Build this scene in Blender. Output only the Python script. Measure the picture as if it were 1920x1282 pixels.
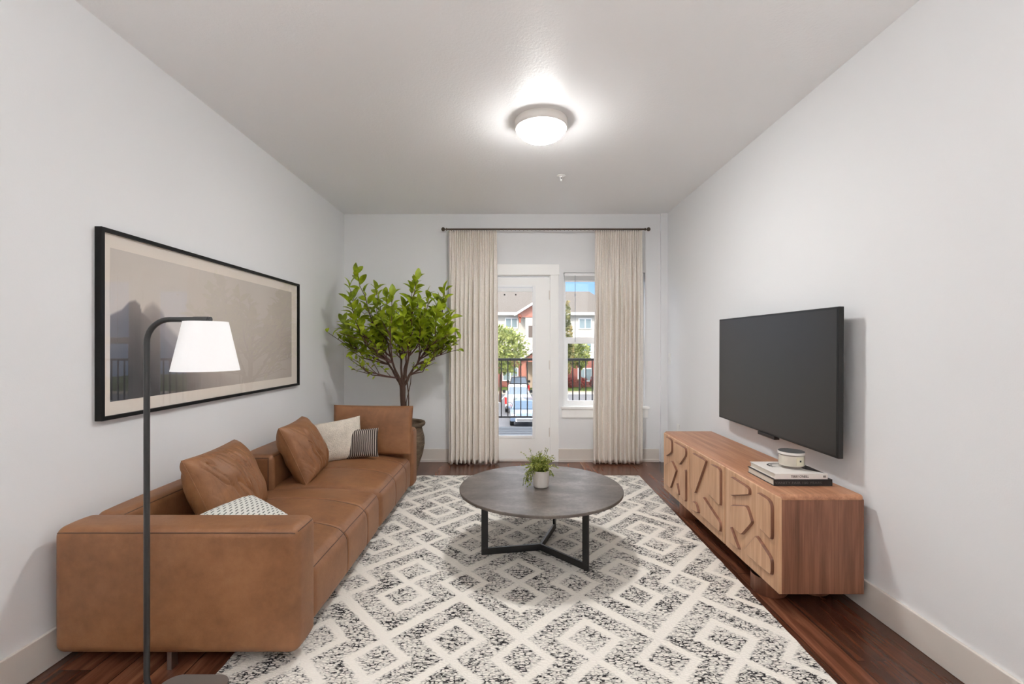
import bpy, math, random
from mathutils import Vector, Matrix, noise as mnoise
from math import sin, cos, pi, sqrt, radians

for o in list(bpy.data.objects):
    bpy.data.objects.remove(o)
scene = bpy.context.scene
COL = scene.collection
random.seed(7)

# ------------------------------------------------------------------ camera
FPX = 860.0
cam_d = bpy.data.cameras.new('camera')
cam_d.sensor_width = 36.0
cam_d.lens = FPX / 1920 * 36.0
cam_d.shift_x = 3 / 1920
cam_d.shift_y = 8 / 1920
cam_d.clip_start = 0.05
cam_d.clip_end = 500
cam = bpy.data.objects.new('camera', cam_d)
COL.objects.link(cam)
EYE = 1.276
cam.location = (0, 0, EYE)
cam.rotation_euler = (pi / 2, 0, 0)
scene.camera = cam

# ------------------------------------------------------------------ colour management
scene.view_settings.view_transform = 'Standard'
scene.view_settings.look = 'None'
scene.view_settings.gamma = 1.0
scene.view_settings.use_curve_mapping = False
scene.view_settings.exposure = 0.80
scene.cycles.max_bounces = 10
scene.cycles.diffuse_bounces = 6
scene.cycles.glossy_bounces = 4
scene.cycles.transparent_max_bounces = 12
scene.cycles.sample_clamp_indirect = 6
scene.cycles.caustics_reflective = False
scene.cycles.caustics_refractive = False
scene.cycles.use_denoising = True

# ------------------------------------------------------------------ sky and sun
W = bpy.data.worlds.new('sky')
scene.world = W
W.use_nodes = True
nt = W.node_tree
nt.nodes.clear()
wo = nt.nodes.new('ShaderNodeOutputWorld')
bg = nt.nodes.new('ShaderNodeBackground')
tc = nt.nodes.new('ShaderNodeTexCoord')
sp = nt.nodes.new('ShaderNodeSeparateXYZ')
rp = nt.nodes.new('ShaderNodeValToRGB')
nt.links.new(tc.outputs['Generated'], sp.inputs[0])
nt.links.new(sp.outputs['Z'], rp.inputs[0])
rp.color_ramp.elements[0].position = 0.0
rp.color_ramp.elements[0].color = (0.45, 0.63, 0.92, 1)
rp.color_ramp.elements[1].position = 0.30          # upper sky out of view, brightened to add fill light indoors
rp.color_ramp.elements[1].color = (2.1, 2.15, 2.25, 1)
e = rp.color_ramp.elements.new(0.15)
e.color = (0.22, 0.42, 0.82, 1)
nt.links.new(rp.outputs[0], bg.inputs[0])
bg.inputs[1].default_value = 1.0
nt.links.new(bg.outputs[0], wo.inputs[0])

sd = bpy.data.lights.new('sun', 'SUN')
sd.energy = 1.6
sd.angle = 0.01
sd.color = (1.0, 0.95, 0.88)
sun = bpy.data.objects.new('sun', sd)
COL.objects.link(sun)
sun.rotation_euler = Vector((0.55, 0.8, -0.72)).to_track_quat('-Z', 'Y').to_euler()

LAMP_KEY = 112.0      # ceiling light in view
LAMP_REAR_FILL = 10.0     # added fill copy of that fitting, unseen behind the camera
SHADE_EMIT = 0.10    # floor lamp shade
FILL_UPLIGHT = 125.0      # added fill uplights, unseen behind the camera

# ------------------------------------------------------------------ node helpers
def srgb(r, g, b):
    f = lambda c: (c / 255 / 12.92) if c / 255 <= 0.04045 else ((c / 255 + 0.055) / 1.055) ** 2.4
    return (f(r), f(g), f(b), 1)

def new_mat(name):
    m = bpy.data.materials.new(name)
    m.use_nodes = True
    t = m.node_tree
    b = t.nodes['Principled BSDF']
    return m, t, b

def mat(name, col, rough=0.6, metal=0.0, spec=0.5, emit=0.0, coat=0.0):
    m, t, b = new_mat(name)
    b.inputs['Base Color'].default_value = col
    b.inputs['Roughness'].default_value = rough
    b.inputs['Metallic'].default_value = metal
    b.inputs['Specular IOR Level'].default_value = spec
    b.inputs['Coat Weight'].default_value = coat
    if emit:
        b.inputs['Emission Color'].default_value = col
        b.inputs['Emission Strength'].default_value = emit
    return m

class NT:
    def __init__(s, t): s.t = t
    def n(s, typ, **kw):
        x = s.t.nodes.new('ShaderNode' + typ)
        for k, v in kw.items(): setattr(x, k, v)
        return x
    def l(s, a, b): s.t.links.new(a, b)
    def coord(s, scale=(1, 1, 1), rot=(0, 0, 0), loc=(0, 0, 0)):
        c = s.n('TexCoord'); m = s.n('Mapping')
        m.inputs['Scale'].default_value = scale
        m.inputs['Rotation'].default_value = rot
        m.inputs['Location'].default_value = loc
        s.l(c.outputs['Object'], m.inputs[0])
        return m.outputs[0]
    def noise(s, vec, scale, detail=4, rough=0.5, dist=0.0):
        x = s.n('TexNoise'); s.l(vec, x.inputs['Vector'])
        x.inputs['Scale'].default_value = scale; x.inputs['Detail'].default_value = detail
        x.inputs['Roughness'].default_value = rough; x.inputs['Distortion'].default_value = dist
        return x.outputs['Fac']
    def ramp(s, fac, stops, interp='LINEAR'):
        r = s.n('ValToRGB'); s.l(fac, r.inputs[0]); cr = r.color_ramp; cr.interpolation = interp
        cr.elements[0].position, cr.elements[0].color = stops[0]
        cr.elements[1].position, cr.elements[1].color = stops[-1]
        for p, c in stops[1:-1]:
            e = cr.elements.new(p); e.color = c
        return r.outputs[0]
    def m(s, op, a, b=None, c=None):
        x = s.n('Math', operation=op)
        for i, v in enumerate((a, b, c)):
            if v is None: continue
            if isinstance(v, (int, float)): x.inputs[i].default_value = v
            else: s.l(v, x.inputs[i])
        return x.outputs[0]
    def mix(s, fac, a, b, blend='MIX'):
        x = s.n('Mix', data_type='RGBA', blend_type=blend)
        for sock, v in ((x.inputs[0], fac), (x.inputs[6], a), (x.inputs[7], b)):
            if isinstance(v, (int, float)): sock.default_value = v
            elif isinstance(v, tuple): sock.default_value = v
            else: s.l(v, sock)
        return x.outputs[2]
    def bump(s, h, strength, dist, bsdf):
        x = s.n('Bump'); x.inputs['Strength'].default_value = strength
        x.inputs['Distance'].default_value = dist
        s.l(h, x.inputs['Height']); s.l(x.outputs[0], bsdf.inputs['Normal'])
        return x

def paint_mat(name, col, bump=0.15, scale=160, rough=0.6, dist=0.002):
    m, t, b = new_mat(name); k = NT(t)
    b.inputs['Base Color'].default_value = col
    b.inputs['Roughness'].default_value = rough
    b.inputs['Specular IOR Level'].default_value = 0.35
    v = k.coord()
    k.bump(k.noise(v, scale, 3, 0.6), bump, dist, b)
    return m

def wood_mat(name, axis, dark, mid, light, scale=9, rough=0.4, contrast=1.0):
    """straight grained veneer; the grain runs along the given axis"""
    m, t, b = new_mat(name); k = NT(t)
    sc = [scale] * 3; sc['xyz'.index(axis)] = scale * 0.06
    v = k.coord(tuple(sc))
    n1 = k.noise(v, 2.2, 6, 0.62, 0.6)
    sc2 = [140] * 3; sc2['xyz'.index(axis)] = 3
    v2 = k.coord(tuple(sc2))
    n2 = k.noise(v2, 1.0, 3, 0.6)
    f = k.m('ADD', k.m('MULTIPLY', n1, 0.68), k.m('MULTIPLY', n2, 0.32))
    c = k.ramp(f, [(0.34, dark), (0.5, mid), (0.66, light)])
    k.l(c, b.inputs['Base Color'])
    b.inputs['Roughness'].default_value = rough
    b.inputs['Specular IOR Level'].default_value = 0.4
    k.bump(n2, 0.12, 0.001, b)
    return m

def leather_mat(name, base, dark, light, wrinkle=0.0):
    m, t, b = new_mat(name); k = NT(t)
    v = k.coord()
    n1 = k.noise(v, 2.6, 6, 0.62)
    n2 = k.noise(v, 22, 5, 0.7)
    f = k.m('ADD', k.m('MULTIPLY', n1, 0.7), k.m('MULTIPLY', n2, 0.3))
    c = k.ramp(f, [(0.33, dark), (0.5, base), (0.68, light)])
    k.l(c, b.inputs['Base Color'])
    b.inputs['Roughness'].default_value = 0.48
    b.inputs['Specular IOR Level'].default_value = 0.42
    g = k.n('TexVoronoi'); k.l(v, g.inputs['Vector']); g.inputs['Scale'].default_value = 420
    h = k.m('ADD', k.m('MULTIPLY', g.outputs['Distance'], 0.25), k.m('MULTIPLY', k.noise(v, 90, 4, 0.6), 0.5))
    if wrinkle:
        vv = k.coord((4.2, 1.1, 1.0), (0, 0, 0.35))
        w = k.noise(vv, 4.2, 3, 0.5, 1.0)
        w = k.m('MULTIPLY', k.m('POWER', k.m('ABSOLUTE', k.m('SUBTRACT', w, 0.5)), 0.6), 7 * wrinkle)
        h = k.m('ADD', h, w)
    k.bump(h, 0.35, 0.004, b)
    return m

M = {}
M['wall'] = paint_mat('wall_paint', srgb(235, 236, 237), 0.12, 170)
M['ceiling'] = paint_mat('ceiling_paint', srgb(245, 245, 245), 0.35, 75, 0.42, 0.004)
M['trim'] = mat('trim_white', srgb(252, 252, 250), 0.4)
M['trim_warm'] = mat('baseboard_white', srgb(220, 213, 205), 0.45)
M['vinyl'] = mat('white_vinyl', srgb(246, 247, 247), 0.35)
M['black'] = mat('black_metal', srgb(22, 22, 22), 0.45)
M['lampblack'] = mat('lamp_metal', srgb(46, 47, 47), 0.4)
M['frame'] = mat('black_frame', srgb(14, 14, 13), 0.5, spec=0.25)
M['steel'] = mat('brushed_steel', srgb(170, 168, 165), 0.3, 1.0)
M['nickel'] = mat('satin_nickel', srgb(232, 227, 221), 0.4, 0.05)
M['finial'] = mat('dull_nickel', srgb(112, 108, 102), 0.5)
M['bronze'] = mat('bronze_rod', srgb(92, 80, 68), 0.4, 0.5)
M['leather'] = leather_mat('tan_leather', srgb(130, 88, 57), srgb(110, 72, 45), srgb(147, 103, 69))
M['leather_w'] = leather_mat('tan_leather_wrinkled', srgb(133, 90, 57), srgb(112, 73, 44), srgb(149, 105, 70), 0.5)
M['seam'] = mat('leather_seam', srgb(78, 50, 32), 0.6)
M['walnut_shaded'] = wood_mat('walnut_end_shaded', 'z', srgb(96, 61, 45), srgb(124, 82, 62), srgb(150, 104, 80))  # darker tone puts the shade of end faces and relief edges into the colour
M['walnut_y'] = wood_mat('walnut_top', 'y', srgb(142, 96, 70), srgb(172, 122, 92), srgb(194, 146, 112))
M['oak'] = wood_mat('door_oak', 'z', srgb(176, 134, 102), srgb(200, 158, 124), srgb(216, 178, 146))
M['white'] = mat('plain_white', srgb(232, 231, 228), 0.4)
M['plastic_w'] = mat('switch_white', srgb(240, 240, 238), 0.35)
M['rubber'] = mat('dark_rubber', srgb(20, 20, 20), 0.8)
M['bark'] = paint_mat('bark', srgb(78, 58, 48), 0.8, 60, 0.85, 0.01)
M['twig'] = mat('twig', srgb(86, 58, 50), 0.8)
M['soil'] = paint_mat('soil', srgb(50, 40, 32), 1.0, 60, 0.95, 0.02)

def leaf_mat(name, a, b_, c_, scale=9, trans=0.35):
    m, t, b = new_mat(name); k = NT(t)
    n = k.noise(k.coord(), scale, 2, 0.5)
    col = k.ramp(n, [(0.32, a), (0.5, b_), (0.68, c_)])
    k.l(col, b.inputs['Base Color'])
    b.inputs['Roughness'].default_value = 0.42
    tr = k.n('BsdfTranslucent'); k.l(col, tr.inputs[0])
    mx = k.n('MixShader'); mx.inputs[0].default_value = trans
    k.l(b.outputs[0], mx.inputs[1]); k.l(tr.outputs[0], mx.inputs[2])
    k.l(mx.outputs[0], t.nodes['Material Output'].inputs[0])
    return m
M['leaf'] = leaf_mat('tree_leaf', srgb(112, 128, 22), srgb(154, 174, 32), srgb(190, 204, 62), 12)
M['herb'] = leaf_mat('herb_leaf', srgb(88, 104, 26), srgb(128, 140, 42), srgb(186, 190, 104), 60)
M['out_leaf'] = leaf_mat('outside_leaf', srgb(96, 112, 48), srgb(140, 150, 70), srgb(186, 188, 112), 1.6, 0.25)
M['out_leaf2'] = leaf_mat('conifer_leaf', srgb(84, 92, 52), srgb(128, 128, 72), srgb(170, 150, 92), 1.6, 0.25)
M['out_red'] = leaf_mat('red_shrub_leaf', srgb(120, 44, 40), srgb(160, 66, 56), srgb(120, 116, 60), 1.5, 0.2)

def glass_mat(name, tint=(1, 1, 1, 1), refl=0.5, rough=0.0):
    m, t, b = new_mat(name); k = NT(t)
    t.nodes.remove(b)
    tr = k.n('BsdfTransparent'); tr.inputs[0].default_value = tint
    gl = k.n('BsdfGlossy'); gl.inputs['Roughness'].default_value = rough
    lw = k.n('LayerWeight'); lw.inputs[0].default_value = 0.5
    f5 = k.m('ADD', k.m('MULTIPLY', k.m('POWER', lw.outputs['Facing'], 5.0), 0.92), 0.06)
    mx = k.n('MixShader'); k.l(k.m('MULTIPLY', f5, refl), mx.inputs[0])
    k.l(tr.outputs[0], mx.inputs[1]); k.l(gl.outputs[0], mx.inputs[2])
    k.l(mx.outputs[0], t.nodes['Material Output'].inputs[0])
    return m
M['glass'] = glass_mat('window_glass', refl=0.6)
M['pic_glass'] = glass_mat('picture_glass', refl=0.9)
M['jar_glass'] = glass_mat('jar_glass', (0.98, 0.98, 0.97, 1), refl=0.7)

# floor planks: boards run away from the camera
def floor_mat():
    m, t, b = new_mat('dark_hardwood'); k = NT(t)
    c = k.n('TexCoord'); s = k.n('SeparateXYZ'); k.l(c.outputs['Object'], s.inputs[0])
    bx = k.m('DIVIDE', s.outputs[0], 0.127)
    ix = k.m('FLOOR', bx)
    wn = k.n('TexWhiteNoise', noise_dimensions='1D'); k.l(ix, wn.inputs['W'])
    by = k.m('DIVIDE', k.m('ADD', s.outputs[1], k.m('MULTIPLY', wn.outputs['Value'], 1.7)), 1.25)
    iy = k.m('FLOOR', by)
    wn2 = k.n('TexWhiteNoise', noise_dimensions='2D')
    cb = k.n('CombineXYZ'); k.l(ix, cb.inputs[0]); k.l(iy, cb.inputs[1]); k.l(cb.outputs[0], wn2.inputs['Vector'])
    v = k.coord((13, 0.9, 1))
    off = k.n('VectorMath', operation='ADD'); k.l(v, off.inputs[0])
    cb2 = k.n('CombineXYZ'); k.l(k.m('MULTIPLY', wn2.outputs['Value'], 40), cb2.inputs[0]); k.l(k.m('MULTIPLY', wn2.outputs['Value'], 17), cb2.inputs[1])
    k.l(cb2.outputs[0], off.inputs[1])
    n = k.noise(off.outputs[0], 1.6, 7, 0.62, 0.8)
    f = k.m('ADD', k.m('MULTIPLY', n, 0.75), k.m('MULTIPLY', wn2.outputs['Value'], 0.25))
    col = k.ramp(f, [(0.3, srgb(56, 32, 22)), (0.48, srgb(86, 50, 35)), (0.62, srgb(116, 72, 52)), (0.75, srgb(142, 94, 68))])
    fx = k.m('FRACT', bx); gx = k.m('MINIMUM', fx, k.m('SUBTRACT', 1.0, fx))
    fy = k.m('FRACT', by); gy = k.m('MULTIPLY', k.m('MINIMUM', fy, k.m('SUBTRACT', 1.0, fy)), 9.0)
    g = k.m('GREATER_THAN', k.m('MINIMUM', gx, gy), 0.012)
    col2 = k.mix(g, srgb(28, 15, 10), col)
    k.l(col2, b.inputs['Base Color'])
    b.inputs['Roughness'].default_value = 0.24
    b.inputs['Specular IOR Level'].default_value = 0.5
    k.bump(k.m('ADD', n, k.m('MULTIPLY', g, 0.4)), 0.12, 0.002, b)
    return m
M['floor'] = floor_mat()

def rug_mat():
    m, t, b = new_mat('woven_rug'); k = NT(t)
    c = k.n('TexCoord'); s = k.n('SeparateXYZ')
    wob = k.n('TexNoise'); wob.inputs['Scale'].default_value = 9; wob.inputs['Detail'].default_value = 2
    k.l(c.outputs['Object'], wob.inputs['Vector'])
    wv = k.n('VectorMath', operation='MULTIPLY_ADD')
    k.l(wob.outputs['Color'], wv.inputs[0]); wv.inputs[1].default_value = (0.016,) * 3
    k.l(c.outputs['Object'], wv.inputs[2]); k.l(wv.outputs[0], s.inputs[0])
    x = k.m('SUBTRACT', s.outputs[0], 0.353); y = k.m('SUBTRACT', s.outputs[1], 1.865)
    PX, PY = 0.592, 1.20
    def cell(ox, oy):
        def fold(v, o, P):
            f = k.m('FRACT', k.m('ADD', k.m('DIVIDE', k.m('SUBTRACT', v, o), P), 0.5))
            return k.m('MULTIPLY', k.m('ABSOLUTE', k.m('SUBTRACT', f, 0.5)), P)
        ax, ay = fold(x, ox, PX), fold(y, oy, PY)
        big = k.m('ABSOLUTE', k.m('SUBTRACT', k.m('ADD', ay, k.m('MULTIPLY', ax, 1.11)), 0.454))
        ax2 = k.m('SUBTRACT', PX, ax)
        big2 = k.m('ABSOLUTE', k.m('SUBTRACT', k.m('ADD', ay, k.m('MULTIPLY', ax2, 1.11)), 0.454))
        ring = k.m('ABSOLUTE', k.m('SUBTRACT', k.m('ADD', k.m('ABSOLUTE', k.m('SUBTRACT', ay, 0.128)), k.m('MULTIPLY', ax, 1.08)), 0.128))
        return k.m('MINIMUM', k.m('MINIMUM', big, big2), ring)
    d = k.m('MINIMUM', cell(0, 0), cell(PX / 2, PY / 2))
    line = k.ramp(d, [(0.020, (1, 1, 1, 1)), (0.040, (0, 0, 0, 1))])
    # looped yarn: stretched cells with dark gaps
    v = k.coord((0.85, 1.75, 1.0))
    dv = k.n('VectorMath', operation='MULTIPLY_ADD')
    n0 = k.n('TexNoise'); n0.inputs['Scale'].default_value = 60; k.l(v, n0.inputs['Vector'])
    k.l(n0.outputs['Color'], dv.inputs[0]); dv.inputs[1].default_value = (0.012,) * 3; k.l(v, dv.inputs[2])
    vo = k.n('TexVoronoi', feature='DISTANCE_TO_EDGE'); k.l(dv.outputs[0], vo.inputs['Vector'])
    vo.inputs['Scale'].default_value = 52; vo.inputs['Randomness'].default_value = 0.75
    gap = k.ramp(vo.outputs['Distance'], [(0.02, (1, 1, 1, 1)), (0.17, (0, 0, 0, 1))])
    vs = k.coord((1.0, 2.3, 1.0))
    n1 = k.noise(vs, 34, 3, 0.65)
    n2 = k.noise(k.coord(), 5.5, 3, 0.6)
    clump = k.ramp(k.m('ADD', k.m('MULTIPLY', n1, 0.75), k.m('MULTIPLY', n2, 0.35)), [(0.50, (0, 0, 0, 1)), (0.69, (1, 1, 1, 1))])
    inv = k.m('SUBTRACT', 1.0, line)
    g2 = k.m('MULTIPLY', k.m('MULTIPLY', gap, clump), inv)
    soft = k.m('MULTIPLY', k.m('MULTIPLY', gap, 0.30), k.m('ADD', k.m('MULTIPLY', inv, 0.9), 0.10))
    tone = k.m('MULTIPLY', k.m('ADD', clump, 0.35), k.m('MULTIPLY', inv, 0.10))
    dark = k.m('MINIMUM', 1.0, k.m('ADD', k.m('ADD', k.m('MULTIPLY', g2, 1.5), soft), tone))
    col = k.mix(dark, srgb(232, 227, 218), srgb(38, 36, 38))
    k.l(col, b.inputs['Base Color'])
    b.inputs['Roughness'].default_value = 0.95
    b.inputs['Specular IOR Level'].default_value = 0.1
    k.bump(k.m('ADD', vo.outputs['Distance'], k.m('MULTIPLY', line, 0.25)), 0.7, 0.01, b)
    return m
M['rug'] = rug_mat()

def tabletop_mat():
    m, t, b = new_mat('dark_stone_top'); k = NT(t)
    v = k.coord((1, 1.6, 1))
    n = k.noise(v, 3.2, 6, 0.6, 0.3)
    n2 = k.noise(k.coord(), 60, 3, 0.6)
    f = k.m('ADD', k.m('MULTIPLY', n, 0.8), k.m('MULTIPLY', n2, 0.2))
    k.l(k.ramp(f, [(0.36, srgb(70, 63, 58)), (0.52, srgb(88, 80, 74)), (0.68, srgb(116, 107, 100))]), b.inputs['Base Color'])
    k.l(k.ramp(f, [(0.3, (0.5,) * 3 + (1,)), (0.7, (0.38,) * 3 + (1,))]), b.inputs['Roughness'])
    k.bump(n2, 0.06, 0.001, b)
    return m
M['tabletop'] = tabletop_mat()

def fabric_mat(name, col, scale=500, bump=0.5, vary=0.08, dist=0.003, rough=0.95):
    m, t, b = new_mat(name); k = NT(t)
    v = k.coord()
    n = k.noise(v, scale, 3, 0.6); n2 = k.noise(v, scale * 0.15, 3, 0.5)
    lo = tuple(c * (1 - vary * 2) for c in col[:3]) + (1,); hi = tuple(min(1, c * (1 + vary)) for c in col[:3]) + (1,)
    k.l(k.ramp(k.m('ADD', k.m('MULTIPLY', n, 0.5), k.m('MULTIPLY', n2, 0.5)), [(0.35, lo), (0.65, hi)]), b.inputs['Base Color'])
    b.inputs['Roughness'].default_value = rough
    b.inputs['Specular IOR Level'].default_value = 0.15
    k.bump(k.m('ADD', n, n2), bump, dist, b)
    return m
M['curtain'] = fabric_mat('linen_curtain', srgb(240, 233, 224), 400, 0.25, 0.05, 0.001)
M['cream'] = fabric_mat('cream_boucle', srgb(218, 209, 195), 120, 1.0, 0.08, 0.008)

def stripes_mat():
    m, t, b = new_mat('striped_cloth'); k = NT(t)
    c = k.n('TexCoord'); s = k.n('SeparateXYZ'); k.l(c.outputs['Object'], s.inputs[0])
    w = k.m('ADD', s.outputs[0], k.m('MULTIPLY', k.noise(k.coord(), 12, 2), 0.006))
    f = k.m('FRACT', k.m('DIVIDE', w, 0.0155))
    st = k.m('LESS_THAN', f, 0.27)
    k.l(k.mix(st, srgb(66, 57, 52), srgb(206, 196, 184)), b.inputs['Base Color'])
    b.inputs['Roughness'].default_value = 0.95
    k.bump(k.m('ADD', k.noise(k.coord(), 400, 2), st), 0.5, 0.002, b)
    return m
M['stripes'] = stripes_mat()

def dash_mat():
    m, t, b = new_mat('dashed_weave'); k = NT(t)
    c = k.n('TexCoord'); s = k.n('SeparateXYZ'); k.l(c.outputs['Object'], s.inputs[0])
    u = k.m('DIVIDE', s.outputs[1], 0.017); iu = k.m('FLOOR', u)
    v = k.m('ADD', k.m('DIVIDE', s.outputs[0], 0.034), k.m('MULTIPLY', iu, 0.5))
    sk = k.m('ADD', k.m('FRACT', u), k.m('MULTIPLY', k.m('FRACT', v), -0.35))
    a = k.m('MULTIPLY', k.m('GREATER_THAN', sk, 0.1), k.m('LESS_THAN', sk, 0.42))
    d = k.m('MULTIPLY', a, k.m('LESS_THAN', k.m('FRACT', v), 0.62))
    k.l(k.mix(d, srgb(214, 214, 207), srgb(108, 110, 106)), b.inputs['Base Color'])
    b.inputs['Roughness'].default_value = 0.95
    k.bump(k.m('SUBTRACT', k.noise(k.coord(), 300, 2), k.m('MULTIPLY', d, 1.0)), 0.5, 0.003, b)
    return m
M['dashes'] = dash_mat()

def pot_mat():
    m, t, b = new_mat('weathered_clay'); k = NT(t)
    n = k.noise(k.coord((3, 3, 30)), 3.0, 5, 0.65, 0.4)
    k.l(k.ramp(n, [(0.32, srgb(62, 50, 38)), (0.52, srgb(98, 82, 64)), (0.7, srgb(140, 122, 98))]), b.inputs['Base Color'])
    b.inputs['Roughness'].default_value = 0.8
    k.bump(n, 0.6, 0.01, b)
    return m
M['clay'] = pot_mat()

# ------------------------------------------------------------------ mesh helpers
class MB:
    """collects faces and links them as ONE mesh object"""
    def __init__(s):
        s.v = []; s.f = []; s.mi = []; s.cur = 0
    def add(s, vs, fs):
        o = len(s.v); s.v += [tuple(p) for p in vs]
        for f in fs:
            s.f.append(tuple(i + o for i in f)); s.mi.append(s.cur)
        return s
    def box(s, lo, hi):
        (a, b, c), (d, e, f) = lo, hi
        return s.add([(a, b, c), (d, b, c), (d, e, c), (a, e, c), (a, b, f), (d, b, f), (d, e, f), (a, e, f)],
                     [(0, 3, 2, 1), (4, 5, 6, 7), (0, 1, 5, 4), (1, 2, 6, 5), (2, 3, 7, 6), (3, 0, 4, 7)])
    def lathe(s, prof, c=(0, 0, 0), n=32, caps=True, axis='z'):
        vs = []; fs = []
        for r, h in prof:
            for i in range(n):
                a = 2 * pi * i / n
                p = (r * cos(a), r * sin(a), h) if axis == 'z' else ((h, r * cos(a), r * sin(a)) if axis == 'x' else (r * sin(a), h, r * cos(a)))
                vs.append((c[0] + p[0], c[1] + p[1], c[2] + p[2]))
        for j in range(len(prof) - 1):
            for i in range(n):
                k = (i + 1) % n
                fs.append((j * n + i, j * n + k, (j + 1) * n + k, (j + 1) * n + i))
        if caps:
            fs.append(tuple(range(n - 1, -1, -1)))
            fs.append(tuple((len(prof) - 1) * n + i for i in range(n)))
        return s.add(vs, fs)
    def tube(s, pts, rad, n=8, caps=True):
        pts = [Vector(p) for p in pts]
        rs = rad if isinstance(rad, (list, tuple)) else [rad] * len(pts)
        t0 = (pts[1] - pts[0]).normalized()
        up = Vector((0, 0, 1)) if abs(t0.z) < 0.9 else Vector((1, 0, 0))
        nrm = t0.cross(up).normalized()
        vs = []; fs = []
        for j, p in enumerate(pts):
            if j == 0: t = t0
            elif j == len(pts) - 1: t = (pts[j] - pts[j - 1]).normalized()
            else: t = ((pts[j + 1] - pts[j]).normalized() + (pts[j] - pts[j - 1]).normalized()).normalized()
            nrm = (nrm - t * nrm.dot(t))
            if nrm.length < 1e-6: nrm = t.orthogonal()
            nrm.normalize(); bn = t.cross(nrm)
            for i in range(n):
                a = 2 * pi * i / n
                vs.append(tuple(p + (nrm * cos(a) + bn * sin(a)) * rs[j]))
        for j in range(len(pts) - 1):
            for i in range(n):
                k = (i + 1) % n
                fs.append((j * n + i, j * n + k, (j + 1) * n + k, (j + 1) * n + i))
        if caps:
            fs.append(tuple(range(n - 1, -1, -1))); fs.append(tuple((len(pts) - 1) * n + i for i in range(n)))
        return s.add(vs, fs)
    def prism(s, poly, axis, a, b):
        """polygon (2-D points on the other two axes) extruded along axis from a to b"""
        n = len(poly)
        def P(p, h):
            return {'x': (h, p[0], p[1]), 'y': (p[0], h, p[1]), 'z': (p[0], p[1], h)}[axis]
        return s.add([P(p, a) for p in poly] + [P(p, b) for p in poly],
                     [tuple(range(n)), tuple(range(2 * n - 1, n - 1, -1))] + [(i, (i + 1) % n, n + (i + 1) % n, n + i) for i in range(n)])
    def grid(s, fn, nu, nv, cu=False):
        vs = [fn(i / nu, j / nv) for j in range(nv + 1) for i in range(nu + 1)]
        fs = [(j * (nu + 1) + i, j * (nu + 1) + i + 1, (j + 1) * (nu + 1) + i + 1, (j + 1) * (nu + 1) + i) for j in range(nv) for i in range(nu)]
        return s.add(vs, fs)
    def build(s, name, m, parent=None, smooth=False, bevel=0.0, bseg=2, angle=None, loc=None, fix=True):
        me = bpy.data.meshes.new(name)
        me.from_pydata(s.v, [], s.f)
        for mm in (m if isinstance(m, (list, tuple)) else [m]): me.materials.append(mm)
        if isinstance(m, (list, tuple)):
            for p, i in zip(me.polygons, s.mi): p.material_index = i
        if fix:
            import bmesh
            bm = bmesh.new(); bm.from_mesh(me)
            bmesh.ops.recalc_face_normals(bm, faces=bm.faces); bm.to_mesh(me); bm.free()
        me.update()
        o = bpy.data.objects.new(name, me); COL.objects.link(o)
        if smooth:
            for p in me.polygons: p.use_smooth = True
            me.set_sharp_from_angle(angle=radians(angle if angle else 40))
        if bevel:
            b = o.modifiers.new('bevel', 'BEVEL'); b.width = bevel; b.segments = bseg; b.limit_method = 'ANGLE'
            b.angle_limit = radians(35)
        if parent is not None:
            o.parent = parent
            o.matrix_parent_inverse = parent.matrix_basis.inverted()
        if loc: o.location = loc
        return o

def tag(o, label=None, cat=None, group=None, kind=None):
    if label: o['label'] = label
    if cat: o['category'] = cat
    if group: o['group'] = group
    if kind: o['kind'] = kind
    return o

def thing(name, label, cat, loc=(0, 0, 0), group=None, rot=(0, 0, 0)):
    o = bpy.data.objects.new(name, None); COL.objects.link(o)
    o.empty_display_size = 0.1
    o.location = loc; o.rotation_euler = rot
    return tag(o, label, cat, group)

def struct(name, loc=(0, 0, 0)):
    o = bpy.data.objects.new(name, None); COL.objects.link(o)
    o.location = loc; o['kind'] = 'structure'
    return o

def samples(a, b, r, step, extra=()):
    """positions from a to b, dense in the rounded ends"""
    s = {round(a, 6), round(b, 6)}
    for i in range(1, 6):
        t = r * (1 - cos(i / 5 * pi / 2)) if False else r * i / 5
        s.add(round(a + t, 6)); s.add(round(b - t, 6))
    n = max(1, int((b - a - 2 * r) / step))
    for i in range(1, n): s.add(round(a + r + (b - a - 2 * r) * i / n, 6))
    for e in extra:
        for d in (-0.012, -0.006, -0.003, 0, 0.003, 0.006, 0.012):
            if a < e + d < b: s.add(round(e + d, 6))
    return sorted(s)

def rbox(mb, lo, hi, r, step=0.04, warp=None, extra=((), (), ())):
    """box with rounded edges on a fine grid; warp(point, normal) moves each vertex. returns the surface function"""
    ax = [samples(lo[i], hi[i], r, step, extra[i]) for i in range(3)]
    def surf(p):
        q = Vector([min(max(p[i], lo[i] + r), hi[i] - r) for i in range(3)])
        d = Vector(p) - q
        n = d.normalized() if d.length > 1e-9 else Vector((0, 0, 1))
        out = q + n * r
        if warp: out = Vector(warp(out, n))
        return out
    idx = {}; vs = []; fs = []
    def vid(p):
        key = tuple(round(c, 5) for c in p)
        if key not in idx:
            idx[key] = len(vs); vs.append(tuple(surf(p)))
        return idx[key]
    for a in range(3):
        b, c = (a + 1) % 3, (a + 2) % 3
        for side in (0, 1):
            fx = lo[a] if side == 0 else hi[a]
            for i in range(len(ax[b]) - 1):
                for j in range(len(ax[c]) - 1):
                    q = []
                    for (u, v) in ((i, j), (i + 1, j), (i + 1, j + 1), (i, j + 1)):
                        p = [0, 0, 0]; p[a] = fx; p[b] = ax[b][u]; p[c] = ax[c][v]; q.append(vid(p))
                    fs.append(tuple(q) if side else tuple(reversed(q)))
    mb.add(vs, fs)
    return surf

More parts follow.
